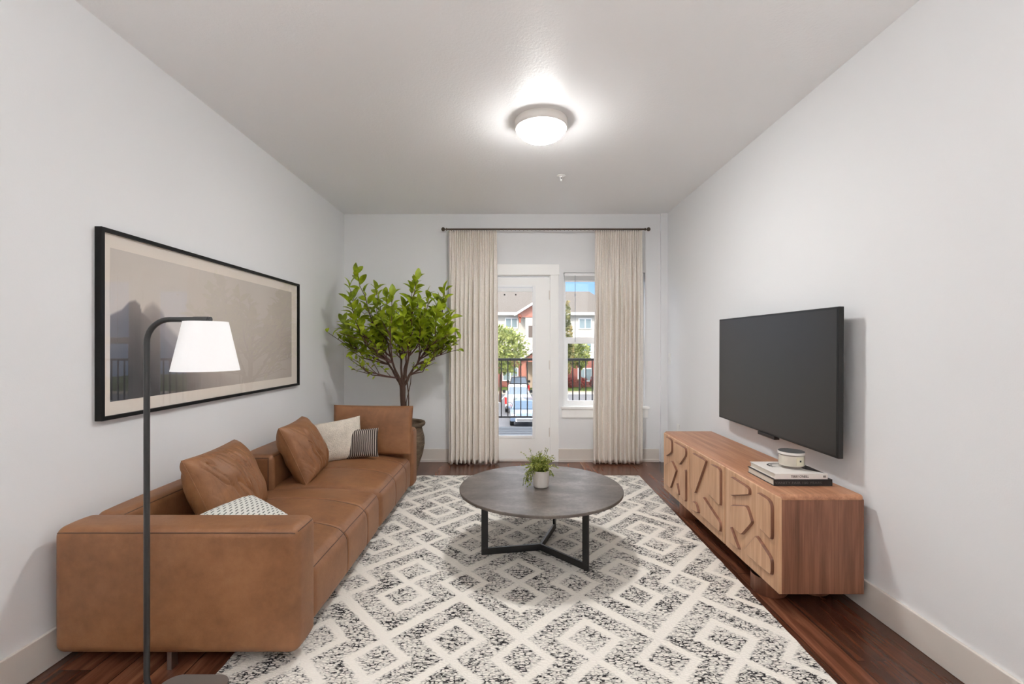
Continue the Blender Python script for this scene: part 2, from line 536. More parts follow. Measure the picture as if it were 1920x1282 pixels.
def pillow_mesh(mb, w, h, T, pinch=0.07, flat=0.5, seed=0, lump=0.0, fold=0.0, n=34):
    """cushion in its own frame: x across, y up, z thickness"""
    def half(sgn):
        def fn(a, b):
            u = a * 2 - 1; v = b * 2 - 1
            u = sin(u * pi / 2) * 0.35 + u * 0.65; v = sin(v * pi / 2) * 0.35 + v * 0.65
            x = u * w / 2 * (1 - pinch * (1 - v * v)); y = v * h / 2 * (1 - pinch * (1 - u * u))
            e = max(0.0, (1 - abs(u) ** 2.6)) ** flat * max(0.0, (1 - abs(v) ** 2.6)) ** flat
            z = sgn * T / 2 * e
            if lump:
                z += sgn * lump * e * mnoise.noise(Vector((x * 9 + seed, y * 9, sgn * 3.1)))
                q = Vector((x * 32 + y * 12 + seed * 3, y * 5 - x * 2, sgn * 1.7))
                q += Vector((mnoise.noise(q * 0.4), 0, 0)) * 1.5
                rdg = (1 - min(1, abs(mnoise.noise(q)) * 4)) ** 2
                z -= sgn * fold * e * rdg * max(0, mnoise.noise(Vector((x * 4, y * 4 + seed, 8))) + 0.45)
            return (x, y, z)
        return fn
    mb.grid(half(1), n, n); mb.grid(half(-1), n, n)

def basis(u, v, c):
    u = Vector(u).normalized(); n = u.cross(Vector(v)).normalized(); v = n.cross(u)
    m = Matrix((u, v, n)).transposed().to_4x4(); m.translation = Vector(c)
    return m

def cushion(name, label, cat, c, u, v, w, h, T, m, group=None, **kw):
    mb = MB(); pillow_mesh(mb, w, h, T, **kw)
    import bmesh
    o = mb.build(name, m, smooth=True, angle=80)
    bm = bmesh.new(); bm.from_mesh(o.data)
    bmesh.ops.remove_doubles(bm, verts=bm.verts, dist=0.0004)
    bmesh.ops.recalc_face_normals(bm, faces=bm.faces)
    bm.to_mesh(o.data); bm.free()
    o.matrix_world = basis(u, v, c)
    tag(o, label, cat, group)
    # piped edge
    e = MB(); pts = []
    pn = kw.get('pinch', 0.07)
    for s in range(4):
        for i in range(14):
            t = i / 14 * 2 - 1
            x, y = [(t, -1), (1, t), (-t, 1), (-1, -t)][s]
            pts.append((x * w / 2 * (1 - pn * (1 - y * y)), y * h / 2 * (1 - pn * (1 - x * x)), 0))
    pts.append(pts[0])
    e.tube(pts, 0.0022 if T < 0.15 else 0.003, 6)
    p = e.build('piped_edge', m, smooth=True, angle=80)
    p.parent = o
    return o

# ------------------------------------------------------------------ room shell
XL, XR, YB, YF, ZC = -1.843, 1.731, 5.08, -2.4, 2.74
WT = 0.14
o = MB().box((XL - WT, YF - WT, -0.12), (XR + WT, YB + WT, 0)).build('floor', M['floor']); tag(o, kind='structure')
o = MB().box((XL - WT, YF - WT, ZC), (XR + WT, YB + WT, ZC + 0.12)).build('ceiling', M['ceiling']); tag(o, kind='structure')
o = MB().box((XL - WT, YF, 0), (XL, YB, ZC)).build('wall_left', M['wall']); tag(o, kind='structure')
o = MB().box((XR, YF, 0), (XR + WT, YB, ZC)).build('wall_right', M['wall']); tag(o, kind='structure')
o = MB().box((XL - WT, YF - WT, 0), (XR + WT, YF, ZC)).build('wall_front', M['wall']); tag(o, kind='structure')
# back wall with a doorway and a window opening
PXM = 5.08 / 860
bx = lambda px: (px - 957) * PXM
bz = lambda py: EYE - (py - 649) * PXM
dx0, dx1, dz1 = bx(874), bx(1031.5), bz(516)
wx0, wx1, wz0, wz1 = bx(1056.5), bx(1209.5), bz(762), bz(511)
mb = MB()
y0, y1 = YB, YB + WT
for (a, b, c, d) in ((XL - WT, dx0, 0, ZC), (dx0, dx1, dz1, ZC), (dx1, wx0, 0, ZC), (wx0, wx1, 0, wz0), (wx0, wx1, wz1, ZC), (wx1, XR + WT, 0, ZC)):
    mb.box((a, y0, c), (b, y1, d))
o = mb.build('wall_back', M['wall']); tag(o, kind='structure')
# shallow corner return on the right
o = MB().box((bx(1238), YB - 0.03, 0), (XR, YB, ZC)).build('trim_1', M['wall']); tag(o, kind='structure')

def board(name, pts, m=None):
    o = MB()
    for lo, hi in pts: o.box(lo, hi)
    o = o.build(name, m or M['trim_warm'], bevel=0.003); tag(o, kind='structure'); return o
BH = 0.142
board('baseboard_left', [((XL, YF, 0), (XL + 0.015, YB, BH))])
board('baseboard_right', [((XR - 0.015, YF, 0), (XR, YB - 0.03, BH))])
board('baseboard_back', [((XL + 0.015, YB - 0.015, 0), (bx(858), YB, BH)), ((bx(1047), YB - 0.015, 0), (XR - 0.09, YB, BH)),
                         ((XL + 0.015, YB - 0.03, 0), (bx(858), YB - 0.015, 0.03)), ((bx(1047), YB - 0.03, 0), (XR - 0.09, YB - 0.015, 0.03))])
board('baseboard_front', [((XL + 0.015, YF, 0), (XR - 0.015, YF + 0.015, BH))])
# door casing
board('trim_2', [((bx(858), YB - 0.018, 0), (dx0, YB, dz1)), ((dx1, YB - 0.018, 0), (bx(1047), YB, dz1)),
                 ((bx(856), YB - 0.024, dz1), (bx(1048.5), YB, bz(496)))], M['trim'])

# ---- glazed balcony door
door = struct('door_1', ((dx0 + dx1) / 2, YB + 0.03, 0))
sx0, sx1, sz0, sz1 = bx(876), bx(1029.7), 0.03, bz(519.5)
lx0, lx1, lz0, lz1 = bx(904), bx(1004.5), bz(821.5), bz(535)
yd = YB + 0.008
mb = MB()
for (a, b, c, d) in ((sx0, lx0, sz0, sz1), (lx1, sx1, sz0, sz1), (lx0, lx1, sz0, lz0), (lx0, lx1, lz1, sz1)):
    mb.box((a, yd, c), (b, yd + 0.045, d))
mb.build('door_slab', M['trim'], door)
mb = MB(); fw = 0.036
for (a, b, c, d) in ((lx0, lx0 + fw, lz0, lz1), (lx1 - fw, lx1, lz0, lz1), (lx0 + fw, lx1 - fw, lz0, lz0 + 0.03), (lx0 + fw, lx1 - fw, lz1 - 0.022, lz1)):
    mb.box((a, yd - 0.008, c), (b, yd + 0.004, d))
lf = mb.build('lite_frame', M['vinyl'], door, bevel=0.003)
mb = MB()
for x in (lx0 + 0.02, (lx0 + lx1) / 2, lx1 - 0.02):
    for z in (lz0 + 0.015,): mb.lathe([(0.004, -0.0105), (0.004, -0.008)], (x, yd, z), 10, axis='y')
for z in (lz0 + 0.3, lz0 + 0.62, lz0 + 0.95, lz0 + 1.25): mb.lathe([(0.004, -0.0105), (0.004, -0.008)], (lx1 - 0.016, yd, z), 10, axis='y')
mb.build('screw_cap', M['nickel'], lf)
MB().box((lx0 + fw, yd + 0.018, lz0 + 0.03), (lx1 - fw, yd + 0.022, lz1 - 0.022)).build('door_glass', M['glass'], door)
mb = MB().box((lx0 + fw, yd + 0.006, lz1 - 0.064), (lx1 - fw, yd + 0.016, lz1 - 0.022))
for i in range(5): mb.box((lx0 + fw, yd + 0.004, lz1 - 0.064 + i * 0.008), (lx1 - fw, yd + 0.006, lz1 - 0.060 + i * 0.008))
mb.build('raised_blind', M['vinyl'], door)
mb = MB()
for x in (bx(946), bx(967)): mb.box((x - 0.008, yd + 0.006, bz(553.5)), (x + 0.008, yd + 0.012, bz(550.5)))
mb.build('blind_clip', M['lampblack'], door)
for zc in (bz(553), bz(684), bz(810)):
    mb = MB().lathe([(0.007, -0.05), (0.0075, -0.045), (0.0075, 0.045), (0.007, 0.05)], (bx(1030.6), yd - 0.006, zc), 12)
    mb.build('hinge', M['nickel'], door, smooth=True)
mb = MB().lathe([(0.026, -0.006), (0.026, 0)], (sx0 + 0.07, yd, 0.95), 24, axis='y').lathe([(0.011, -0.05), (0.011, -0.006)], (sx0 + 0.07, yd, 0.95), 16, axis='y').lathe([(0.016, -0.085), (0.028, -0.075), (0.028, -0.06), (0.014, -0.05)], (sx0 + 0.07, yd, 0.95), 24, axis='y')
mb.build('door_knob', M['nickel'], door, smooth=True)
MB().box((dx0, YB - 0.01, 0), (dx1, YB + WT, 0.022)).build('threshold', M['trim_warm'], door, bevel=0.004)
mb = MB().box((dx0, yd, 0.022), (sx0, yd + 0.09, sz1 + 0.01)).box((sx1, yd, 0.022), (dx1, yd + 0.09, sz1 + 0.01)).box((dx0, yd, sz1 + 0.01), (dx1, yd + 0.09, dz1))
mb.build('door_jamb', M['trim'], door)

# ---- window with raised blind
win = struct('window_1', ((wx0 + wx1) / 2, YB + 0.06, wz0))
yw = YB + 0.05
fr = bx(1061) - wx0
mb = MB()
for (a, b, c, d) in ((wx0, wx0 + fr, wz0, wz1), (wx1 - fr, wx1, wz0, wz1), (wx0 + fr, wx1 - fr, wz1 - 0.03, wz1), (wx0 + fr, wx1 - fr, wz0, wz0 + 0.02)):
    mb.box((a, yw, c), (b, yw + 0.07, d))
mb.build('window_frame', M['vinyl'], win, bevel=0.002)
zm0, zm1 = bz(644), bz(632)
lxa, lxb = wx0 + fr, wx1 - fr
mb = MB(); s = bx(1066) - bx(1061)
for (a, b, c, d) in ((lxa, lxa + s, wz0 + 0.02, zm1), (lxb - s, lxb, wz0 + 0.02, zm1), (lxa + s, lxb - s, wz0 + 0.02, bz(752)), (lxa + s, lxb - s, zm0, zm1)):
    mb.box((a, yw + 0.006, c), (b, yw + 0.032, d))
lo_s = mb.build('lower_sash', M['vinyl'], win, bevel=0.002)
MB().box((lxa + s, yw + 0.018, bz(752)), (lxb - s, yw + 0.021, zm0)).build('pane', M['glass'], lo_s)
mb = MB(); s2 = 0.006
for (a, b, c, d) in ((lxa, lxa + s2, zm0, wz1 - 0.03), (lxb - s2, lxb, zm0, wz1 - 0.03), (lxa + s2, lxb - s2, zm0, zm0 + 0.04), (lxa + s2, lxb - s2, wz1 - 0.05, wz1 - 0.03)):
    mb.box((a, yw + 0.036, c), (b, yw + 0.062, d))
up_s = mb.build('upper_sash', M['vinyl'], win, bevel=0.002)
MB().box((lxa + s2, yw + 0.047, zm0 + 0.04), (lxb - s2, yw + 0.050, wz1 - 0.05)).build('pane', M['glass'], up_s)
MB().box((bx(1051.5), YB - 0.035, bz(766)), (bx(1216.5), YB + 0.05, bz(761.5))).build('window_sill', M['trim'], win, bevel=0.004)
MB().box((bx(1053), YB - 0.016, bz(782.5)), (bx(1214), YB, bz(766))).build('sill_apron', M['trim'], win, bevel=0.003)
mb = MB().box((wx0 + 0.012, YB + 0.008, wz1 - 0.038), (wx1 - 0.012, YB + 0.042, wz1 - 0.004))
hb = mb.build('blind_headrail', M['vinyl'], win, bevel=0.003)
mb = MB()
for i in range(13): mb.box((wx0 + 0.014, YB + 0.01, wz1 - 0.042 - i * 0.0035), (wx1 - 0.014, YB + 0.04, wz1 - 0.040 - i * 0.0035))
mb.box((wx0 + 0.014, YB + 0.012, wz1 - 0.100), (wx1 - 0.014, YB + 0.036, wz1 - 0.086))
mb.build('raised_slats', M['vinyl'], win)
mb = MB().tube([(bx(1078.5), YB + 0.006, wz1 - 0.03), (bx(1078.5), YB + 0.006, bz(641))], 0.0028, 8)
mb.box((bx(1078.5) - 0.006, YB + 0.002, bz(555)), (bx(1078.5) + 0.007, YB + 0.010, bz(551)))
mb.build('blind_wand', mat('wand_grey', srgb(150, 155, 165), 0.3), win)

# ------------------------------------------------------------------ balcony and own building
o = MB().box((-6, YF - 0.3, ZC + 0.13), (6, YB + WT, 7.0)).build('wall_upper', mat('siding_own', srgb(206, 198, 184), 0.8)); tag(o, kind='structure')
o = MB().box((-6, YF - 0.3, -3.7), (6, YB + WT, -0.13)).build('wall_lower', mat('siding_low', srgb(190, 180, 168), 0.8)); tag(o, kind='structure')
mb = MB()
for i in range(15):
    a = YB + WT + 0.005 + i * 0.146
    mb.box((-2.6, a, -0.05), (3.2, a + 0.128, -0.02))
mb.box((-2.6, YB + WT, -0.2), (3.2, 7.36, -0.055))
o = mb.build('floor_balcony', mat('grey_decking', srgb(92, 98, 106), 0.7)); tag(o, kind='structure')
RY = 7.38
rl = thing('balcony_railing', 'black metal railing with thin upright bars on the balcony outside the door', 'railing', (0.3, RY, -0.02))
rz = lambda py: EYE - (py - 649) * RY / 860
MB().box((-2.6, RY - 0.022, rz(676)), (3.2, RY + 0.022, rz(671.5))).build('top_rail', M['black'], rl, bevel=0.004)
MB().box((-2.6, RY - 0.018, rz(783)), (3.2, RY + 0.018, rz(780))).build('bottom_rail', M['black'], rl, bevel=0.003)
for i in range(54):
    x = (940 - 957) * RY / 860 - 23 * 0.1045 + i * 0.1045
    if -2.6 < x < 3.18:
        MB().box((x - 0.008, RY - 0.008, rz(781)), (x + 0.008, RY + 0.008, rz(674))).build('baluster', M['black'], rl)
for x in (-2.58, 3.18):
    MB().box((x - 0.03, RY - 0.03, -0.05), (x + 0.03, RY + 0.03, rz(671))).build('post', M['black'], rl)

# ------------------------------------------------------------------ outside: ground, building, trees, cars
G = -3.7
o = MB().box((-60, 5.3, G - 0.2), (60, 47.5, G)).build('floor_parking', paint_mat('asphalt', srgb(112, 112, 115), 0.4, 30, 0.9, 0.01)); tag(o, kind='structure')
mb = MB().box((-60, 47.5, G - 0.2), (60, 47.8, G + 0.14)); tag(mb.build('trim_3', mat('kerb', srgb(206, 198, 184), 0.8)), kind='structure')
mb = MB().box((-60, 47.8, G - 0.2), (60, 49.6, G + 0.13)); tag(mb.build('floor_walkway', mat('walkway', srgb(176, 158, 140), 0.85)), kind='structure')
mb = MB().box((-60, 49.6, G - 0.2), (60, 80, G + 0.10)); tag(mb.build('floor_lawn', fabric_mat('lawn_green', srgb(88, 106, 50), 6, 0.6, 0.2, 0.03)), kind='structure')
for i, x in enumerate((-4.6, -1.5, 4.7, 7.8, 10.9)):
    o = MB().add([(x, 36.5, G + 0.004), (x + 0.12, 36.5, G + 0.004), (x + 1.1, 47.0, G + 0.004), (x + 0.98, 47.0, G + 0.004)], [(0, 1, 2, 3)]).build('parking_line', mat('line_paint', srgb(235, 235, 232), 0.7) if i == 0 else bpy.data.materials['line_paint'])
    tag(o, 'painted white line marking a parking bay on the grey asphalt', 'road marking', 'parking bay lines outside')

bd = thing('apartment_building', 'cream three storey apartment building with grey shingle roof and salmon gables', 'building', (0, 55, G))
cream = paint_mat('cream_siding', srgb(214, 207, 195), 0.3, 8, 0.8, 0.01)
brickr = paint_mat('red_siding', srgb(160, 98, 86), 0.3, 8, 0.8, 0.01)
salmon = mat('salmon_siding', srgb(186, 122, 102), 0.8)
roofm = paint_mat('shingles', srgb(104, 97, 90), 0.8, 6, 0.9, 0.05)
fasc = mat('white_fascia', srgb(244, 242, 238), 0.6)
pane_o = mat('dark_pane', srgb(140, 156, 158), 0.15)
bz5 = lambda py, Y: EYE - (py - 649) * Y / 860
bx5 = lambda px, Y: (px - 957) * Y / 860
MB().box((-16, 55, -0.2), (12.6, 66, 5.1)).build('upper_wall', cream, bd)
MB().box((-16, 54.98, G), (12.6, 66, -0.2)).build('ground_wall', brickr, bd)
MB().box((-16, 54.9, -0.32), (12.6, 55.0, -0.1)).build('band_course', fasc, bd)
mb = MB().add([(-17, 54.3, 5.15), (13.4, 54.3, 5.15), (10.4, 60.5, 8.5), (-17, 60.5, 8.5), (13.4, 67, 5.15), (-17, 67, 5.15)], [(0, 1, 2, 3), (1, 4, 2), (3, 2, 4, 5), (0, 3, 5), (0, 5, 4, 1)])
mb.build('roof', roofm, bd)
MB().box((-17, 54.2, 4.98), (13.4, 54.32, 5.3)).build('gutter', fasc, bd)
# projecting gable bay
GY = 53.4
gx0, gx1, gza, slope = 0.55, 6.1, 5.0, 0.62
gm = (gx0 + gx1) / 2; gzt = gza + slope * (gm - gx0)
MB().box((gx0 + 1.2, GY, -0.2), (gx1 - 0.4, 55, gza - 0.3)).build('bay_wall', cream, bd)
MB().prism([(gx0 + 0.3, gza - 0.35), (gx1 - 0.3, gza - 0.35), (gx1 - 0.3, gza), (gm, gzt - 0.25), (gx0 + 0.3, gza)], 'y', GY - 0.1, GY + 0.1).build('gable_face', salmon, bd)
mb = MB()
mb.add([(gx0 - 0.1, GY - 0.6, gza), (gm, GY - 0.6, gzt + 0.05), (gm, 60, gzt + 0.05), (gx0 - 0.1, 56.5, gza)], [(0, 1, 2, 3)])
mb.add([(gx1 + 0.1, GY - 0.6, gza), (gm, GY - 0.6, gzt + 0.05), (gm, 60, gzt + 0.05), (gx1 + 0.1, 56.5, gza)], [(0, 1, 2, 3)])
mb.build('gable_roof', roofm, bd)
mb = MB()
for xa in (gx0 - 0.1, gx1 + 0.1):
    mb.prism([(xa, gza - 0.26), (gm, gzt - 0.2), (gm, gzt + 0.08), (xa, gza + 0.04)], 'y', GY - 0.7, GY - 0.55)
mb.build('rake_board', fasc, bd)
MB().box((gx0 + 0.45, GY - 0.5, gza - 1.0), (gx0 + 0.65, GY - 0.3, gza - 0.05)).box((gx0 + 0.35, GY - 0.5, gza - 0.5), (gx0 + 0.75, GY - 0.3, gza - 0.3)).build('gable_bracket', mat('bracket_red', srgb(170, 92, 66), 0.8), bd)
MB().box((bx5(991, GY), GY - 0.06, bz5(632, GY)), (bx5(1012, GY), GY + 0.02, bz5(610.5, GY))).build('bay_opening', mat('shaded_opening', srgb(112, 98, 88), 0.8), bd)
# entrance porch
PY_ = 51.2
px0, px1, pza = 0.85, 6.2, -0.15
pm_ = (px0 + px1) / 2; pzt = pza + 0.62 * (pm_ - px0)
MB().prism([(px0 + 0.4, pza - 0.3), (px1 - 0.4, pza - 0.3), (pm_, pzt - 0.3)], 'y', PY_ - 0.1, PY_ + 0.1).build('porch_gable', salmon, bd)
mb = MB()
for xa in (px0, px1): mb.add([(xa, PY_ - 0.5, pza), (pm_, PY_ - 0.5, pzt), (pm_, 55, pzt), (xa, 55, pza)], [(0, 1, 2, 3)])
mb.build('porch_roof', roofm, bd)
mb = MB()
for xa in (px0, px1): mb.prism([(xa, pza - 0.26), (pm_, pzt - 0.22), (pm_, pzt + 0.04), (xa, pza + 0.02)], 'y', PY_ - 0.6, PY_ - 0.5)
mb.build('porch_rake_board', fasc, bd)
for xa in (bx5(977.5, PY_), px1 - 0.9):
    MB().box((xa, PY_ - 0.1, G), (xa + 0.5, PY_ + 0.4, pza - 0.25)).build('porch_column', salmon, bd)
MB().box((bx5(988, 54), 54.0, G), (px1 - 0.3, 55, -0.3)).build('porch_wall', mat('porch_tan', srgb(196, 172, 148), 0.8), bd)
def bwin(x0, x1, y0, y1, Y):
    f = MB()
    a, b, c, d = bx5(x0, Y), bx5(x1, Y), bz5(y1, Y), bz5(y0, Y)
    f.box((a, Y - 0.10, c), (b, Y + 0.02, d))
    f = f.build('window', fasc, bd)
    m_ = (a + b) / 2; g = 0.13
    MB().box((a + g, Y - 0.12, c + g), (m_ - g / 2, Y - 0.09, d - g)).box((m_ + g / 2, Y - 0.12, c + g), (b - g, Y - 0.09, d - g)).build('pane', pane_o, f)
for r in ((947, 971, 595.5, 615.5), (1084.5, 1109.5, 596.5, 617), (1084, 1110, 640, 660), (900, 924, 595.5, 615.5), (1140, 1163, 596.5, 617)):
    bwin(*r, 55.0)
for r in ((942, 972, 688, 714), (1083, 1110.5, 689.5, 715), (895, 922, 688, 714), (1138, 1163, 689.5, 715)):
    bwin(*r, 54.98)

def leaf_cloud(mb, c, R, n, size, rnd, shape=None):
    for _ in range(n):
        while True:
            p = Vector((rnd.uniform(-1, 1), rnd.uniform(-1, 1), rnd.uniform(-1, 1)))
            if p.length <= 1 and p.length > 0.35 and (shape is None or shape(p)): break
        q = Vector((c[0] + p.x * R[0], c[1] + p.y * R[1], c[2] + p.z * R[2]))
        q += Vector((mnoise.noise(p * 2.3 + Vector(c)), mnoise.noise(p * 2.3 + Vector((5, 2, 1))), mnoise.noise(p * 2.3 + Vector((1, 7, 3))))) * R[0] * 0.35
        d = Vector((rnd.uniform(-1, 1), rnd.uniform(-1, 1), rnd.uniform(-1, 1))).normalized()
        e = d.orthogonal().normalized(); s = size * rnd.uniform(0.6, 1.3)
        mb.add([q - d * s, q + e * s * 0.55, q + d * s, q - e * s * 0.55], [(0, 1, 2, 3)])

def out_tree(name, label, x, Y, zt, zb, R, m, n, size, seed, cone=False, group=None):
    rnd = random.Random(seed)
    t = thing(name, label, 'tree' if 'tree' in name else 'shrub', (x, Y, G), group)
    mb = MB()
    zc, rz_ = (zt + zb) / 2, (zt - zb) / 2
    sh = (lambda p: sqrt(p.x ** 2 + p.y ** 2) < 0.15 + 0.85 * (1 - (p.z + 1) / 2)) if cone else None
    leaf_cloud(mb, (x, Y, zc), (R, R, rz_), n, size, rnd, sh)
    mb.build('foliage', m, t, fix=False)
    mb = MB().tube([(x, Y, G), (x + 0.05, Y, zb + 0.4), (x, Y, zc)], [0.13, 0.1, 0.05], 8)
    for k in range(4):
        a = k * 1.6 + seed
        mb.tube([(x, Y, zb + 0.2 * k), (x + R * 0.5 * cos(a), Y + R * 0.5 * sin(a), zc)], [0.05, 0.02], 5)
    mb.build('trunk', M['bark'], t)
    return t
out_tree('leafy_tree', 'bushy green tree rising behind the balcony railing, seen through the door glass', bx5(938, 41), 41, bz5(610, 41), bz5(700, 41), 2.3, M['out_leaf'], 3600, 0.17, 3)
out_tree('conical_tree', 'tall pointed tree in front of the cream building, left in the window', bx5(1062, 48.3), 48.3, bz5(562, 48.3), bz5(700, 48.3), 1.0, M['out_leaf2'], 2600, 0.17, 5, True)
out_tree('round_tree', 'low round green tree beneath the cream building windows', bx5(1087, 51), 51, bz5(638, 51), bz5(690, 51), 1.15, M['out_leaf'], 1500, 0.17, 6)
for i, (px, lab) in enumerate(((926, 'red leaved shrub by the building, left of the parked vehicles'), (1070, 'red leaved shrub under the ground floor window, left one'), (1092, 'red leaved shrub under the ground floor window, middle one'), (1114, 'red leaved shrub under the ground floor window, right one'))):
    t = thing('red_shrub', lab, 'shrub', (bx5(px, 53.7), 53.7, G), 'red shrubs by the building')
    rnd = random.Random(20 + i); mb = MB()
    leaf_cloud(mb, (bx5(px, 53.7), 53.7, G + 0.75), (0.55, 0.5, 0.6), 500, 0.13, rnd)
    mb.build('foliage', M['out_red'], t, fix=False)
    MB().tube([(bx5(px, 53.7), 53.7, G), (bx5(px, 53.7), 53.7, G + 0.8)], 0.05, 6).build('stem', M['bark'], t)

def wheel(parent, x, y, z, r=0.36):
    w = MB().lathe([(r * 0.85, -0.13), (r, -0.1), (r, 0.1), (r * 0.85, 0.13)], (x, y, z), 20, axis='x').build('wheel', M['rubber'], parent, smooth=True)
    MB().lathe([(r * 0.2, -0.14), (r * 0.58, -0.135), (r * 0.6, 0.135), (r * 0.2, 0.14)], (x, y, z), 16, axis='x').build('wheel_rim', M['steel'], w, smooth=True)

def taper_box(mb, w0, w1, y0, y1, y0t, y1t, z0, z1, x=0):
    mb.add([(x - w0, y0, z0), (x + w0, y0, z0), (x + w0, y1, z0), (x - w0, y1, z0), (x - w1, y0t, z1), (x + w1, y0t, z1), (x + w1, y1t, z1), (x - w1, y1t, z1)],
           [(0, 3, 2, 1), (4, 5, 6, 7), (0, 1, 5, 4), (1, 2, 6, 5), (2, 3, 7, 6), (3, 0, 4, 7)])

def pickup(label, x, y, paint, badge):
    """tail towards the camera at depth y"""
    t = thing('pickup_truck', label, 'truck', (x, y, G))
    p = mat(badge, paint, 0.3, coat=0.5)
    g = mat(badge + '_glass', srgb(120, 132, 146), 0.1)
    z = G
    mb = MB()
    taper_box(mb, 0.98, 0.96, y, y + 5.5, y, y + 5.4, z + 0.5, z + 1.0, x)
    mb.box((x - 0.98, y, z + 1.0), (x - 0.88, y + 1.9, z + 1.28)); mb.box((x + 0.88, y, z + 1.0), (x + 0.98, y + 1.9, z + 1.28))
    mb.box((x - 0.98, y + 1.9, z + 1.0), (x + 0.98, y + 5.3, z + 1.22))
    mb.build('body', p, t, bevel=0.05)
    mb = MB().box((x - 0.86, y - 0.02, z + 0.72), (x + 0.86, y + 0.07, z + 1.28)); tg = mb.build('tailgate', p, t, bevel=0.03)
    MB().box((x - 0.14, y - 0.04, z + 1.0), (x + 0.14, y - 0.02, z + 1.1)).build('badge', M['steel'], tg)
    MB().box((x - 0.8, y - 0.03, z + 0.86), (x - 0.5, y - 0.02, z + 0.91)).build('nameplate', M['steel'], tg)
    MB().box((x + 0.3, y - 0.03, z + 0.86), (x + 0.8, y - 0.02, z + 0.91)).build('nameplate', M['steel'], tg)
    mb = MB(); taper_box(mb, 0.9, 0.74, y + 1.95, y + 4.3, y + 2.1, y + 3.5, z + 1.2, z + 1.9, x)
    cab = mb.build('cab', p, t, bevel=0.05)
    mb = MB(); taper_box(mb, 0.8, 0.66, y + 1.92, y + 1.99, y + 2.05, y + 2.12, z + 1.27, z + 1.82, x)
    mb.build('rear_window', g, cab)
    mb = MB().box((x - 0.95, y - 0.16, z + 0.42), (x + 0.95, y + 0.02, z + 0.68)); mb.build('bumper', M['steel'], t, bevel=0.04)
    MB().box((x - 0.16, y - 0.18, z + 0.48), (x + 0.16, y - 0.16, z + 0.62)).build('license_plate', M['white'], t)
    for s in (-1, 1):
        MB().box((x + s * 0.92 - 0.08, y - 0.04, z + 0.75), (x + s * 0.92 + 0.08, y + 0.04, z + 1.25)).build('tail_light', mat('red_lens', srgb(214, 44, 40), 0.3), t, bevel=0.02)
        MB().box((x + s * 1.1 - 0.12, y + 3.6, z + 1.2), (x + s * 1.1 + 0.12, y + 3.75, z + 1.45)).build('side_mirror', M['black'], t, bevel=0.03)
        for yy in (y + 1.0, y + 4.5): wheel(t, x + s * 0.86, yy, z + 0.38, 0.38)
    return t
pickup('black pickup truck with red tail lights parked facing away, farthest in the row', bx5(973.5, 44), 44, srgb(52, 54, 60), 'black_paint')
pickup('white pickup truck parked between the black pickup and the blue grey car', bx5(972, 33.6), 33.6, srgb(232, 234, 236), 'white_paint')

def sedan(label, x, y):
    t = thing('parked_car', label, 'car', (x, y, G))
    p = mat('blue_grey_paint', srgb(112, 130, 152), 0.25, coat=0.6); z = G
    g = mat('windscreen_glass', srgb(76, 100, 122), 0.08)
    mb = MB()
    mb.prism([(y + 0.05, z + 0.35), (y, z + 0.62), (y + 0.25, z + 0.86), (y + 1.25, z + 1.0), (y + 3.9, z + 1.02), (y + 4.55, z + 0.95), (y + 4.6, z + 0.4)], 'x', x - 0.93, x + 0.93)
    mb.build('body', p, t, bevel=0.09, bseg=3)
    mb = MB(); taper_box(mb, 0.84, 0.66, y + 1.1, y + 4.2, y + 1.95, y + 3.5, z + 0.98, z + 1.47, x)
    cab = mb.build('cabin', p, t, bevel=0.06, bseg=3)
    mb = MB(); taper_box(mb, 0.76, 0.62, y + 1.12, y + 1.2, y + 1.86, y + 1.94, z + 1.01, z + 1.42, x); mb.build('windscreen', g, cab)
    for s in (-1, 1):
        mb = MB().add([(x + s * 0.85, y + 1.45, z + 1.04), (x + s * 0.85, y + 3.8, z + 1.04), (x + s * 0.695, y + 3.35, z + 1.41), (x + s * 0.695, y + 2.05, z + 1.41)], [(0, 1, 2, 3)]); mb.build('side_window', g, cab)
        MB().box((x + s * 0.72 - 0.17, y - 0.01, z + 0.66), (x + s * 0.72 + 0.17, y + 0.2, z + 0.8)).build('headlight', mat('headlight_lens', srgb(226, 230, 234), 0.15), t, bevel=0.04)
        MB().box((x + s * 1.0 - 0.09, y + 1.3, z + 1.0), (x + s * 1.0 + 0.09, y + 1.42, z + 1.14)).build('side_mirror', p, t, bevel=0.03)
        for yy in (y + 0.85, y + 3.6): wheel(t, x + s * 0.82, yy, z + 0.33, 0.33)
    mb = MB().box((x - 0.6, y - 0.05, z + 0.36), (x + 0.6, y + 0.05, z + 0.58)); gr = mb.build('grille', M['white'], t, bevel=0.03)
    mb = MB()
    for i in range(3): mb.box((x - 0.52, y - 0.07, z + 0.4 + i * 0.055), (x + 0.52, y - 0.05, z + 0.425 + i * 0.055))
    mb.build('grille_bar', M['lampblack'], gr)
    return t
sedan('blue grey car facing the balcony, nearest of the parked vehicles', bx5(985, 28), 28)

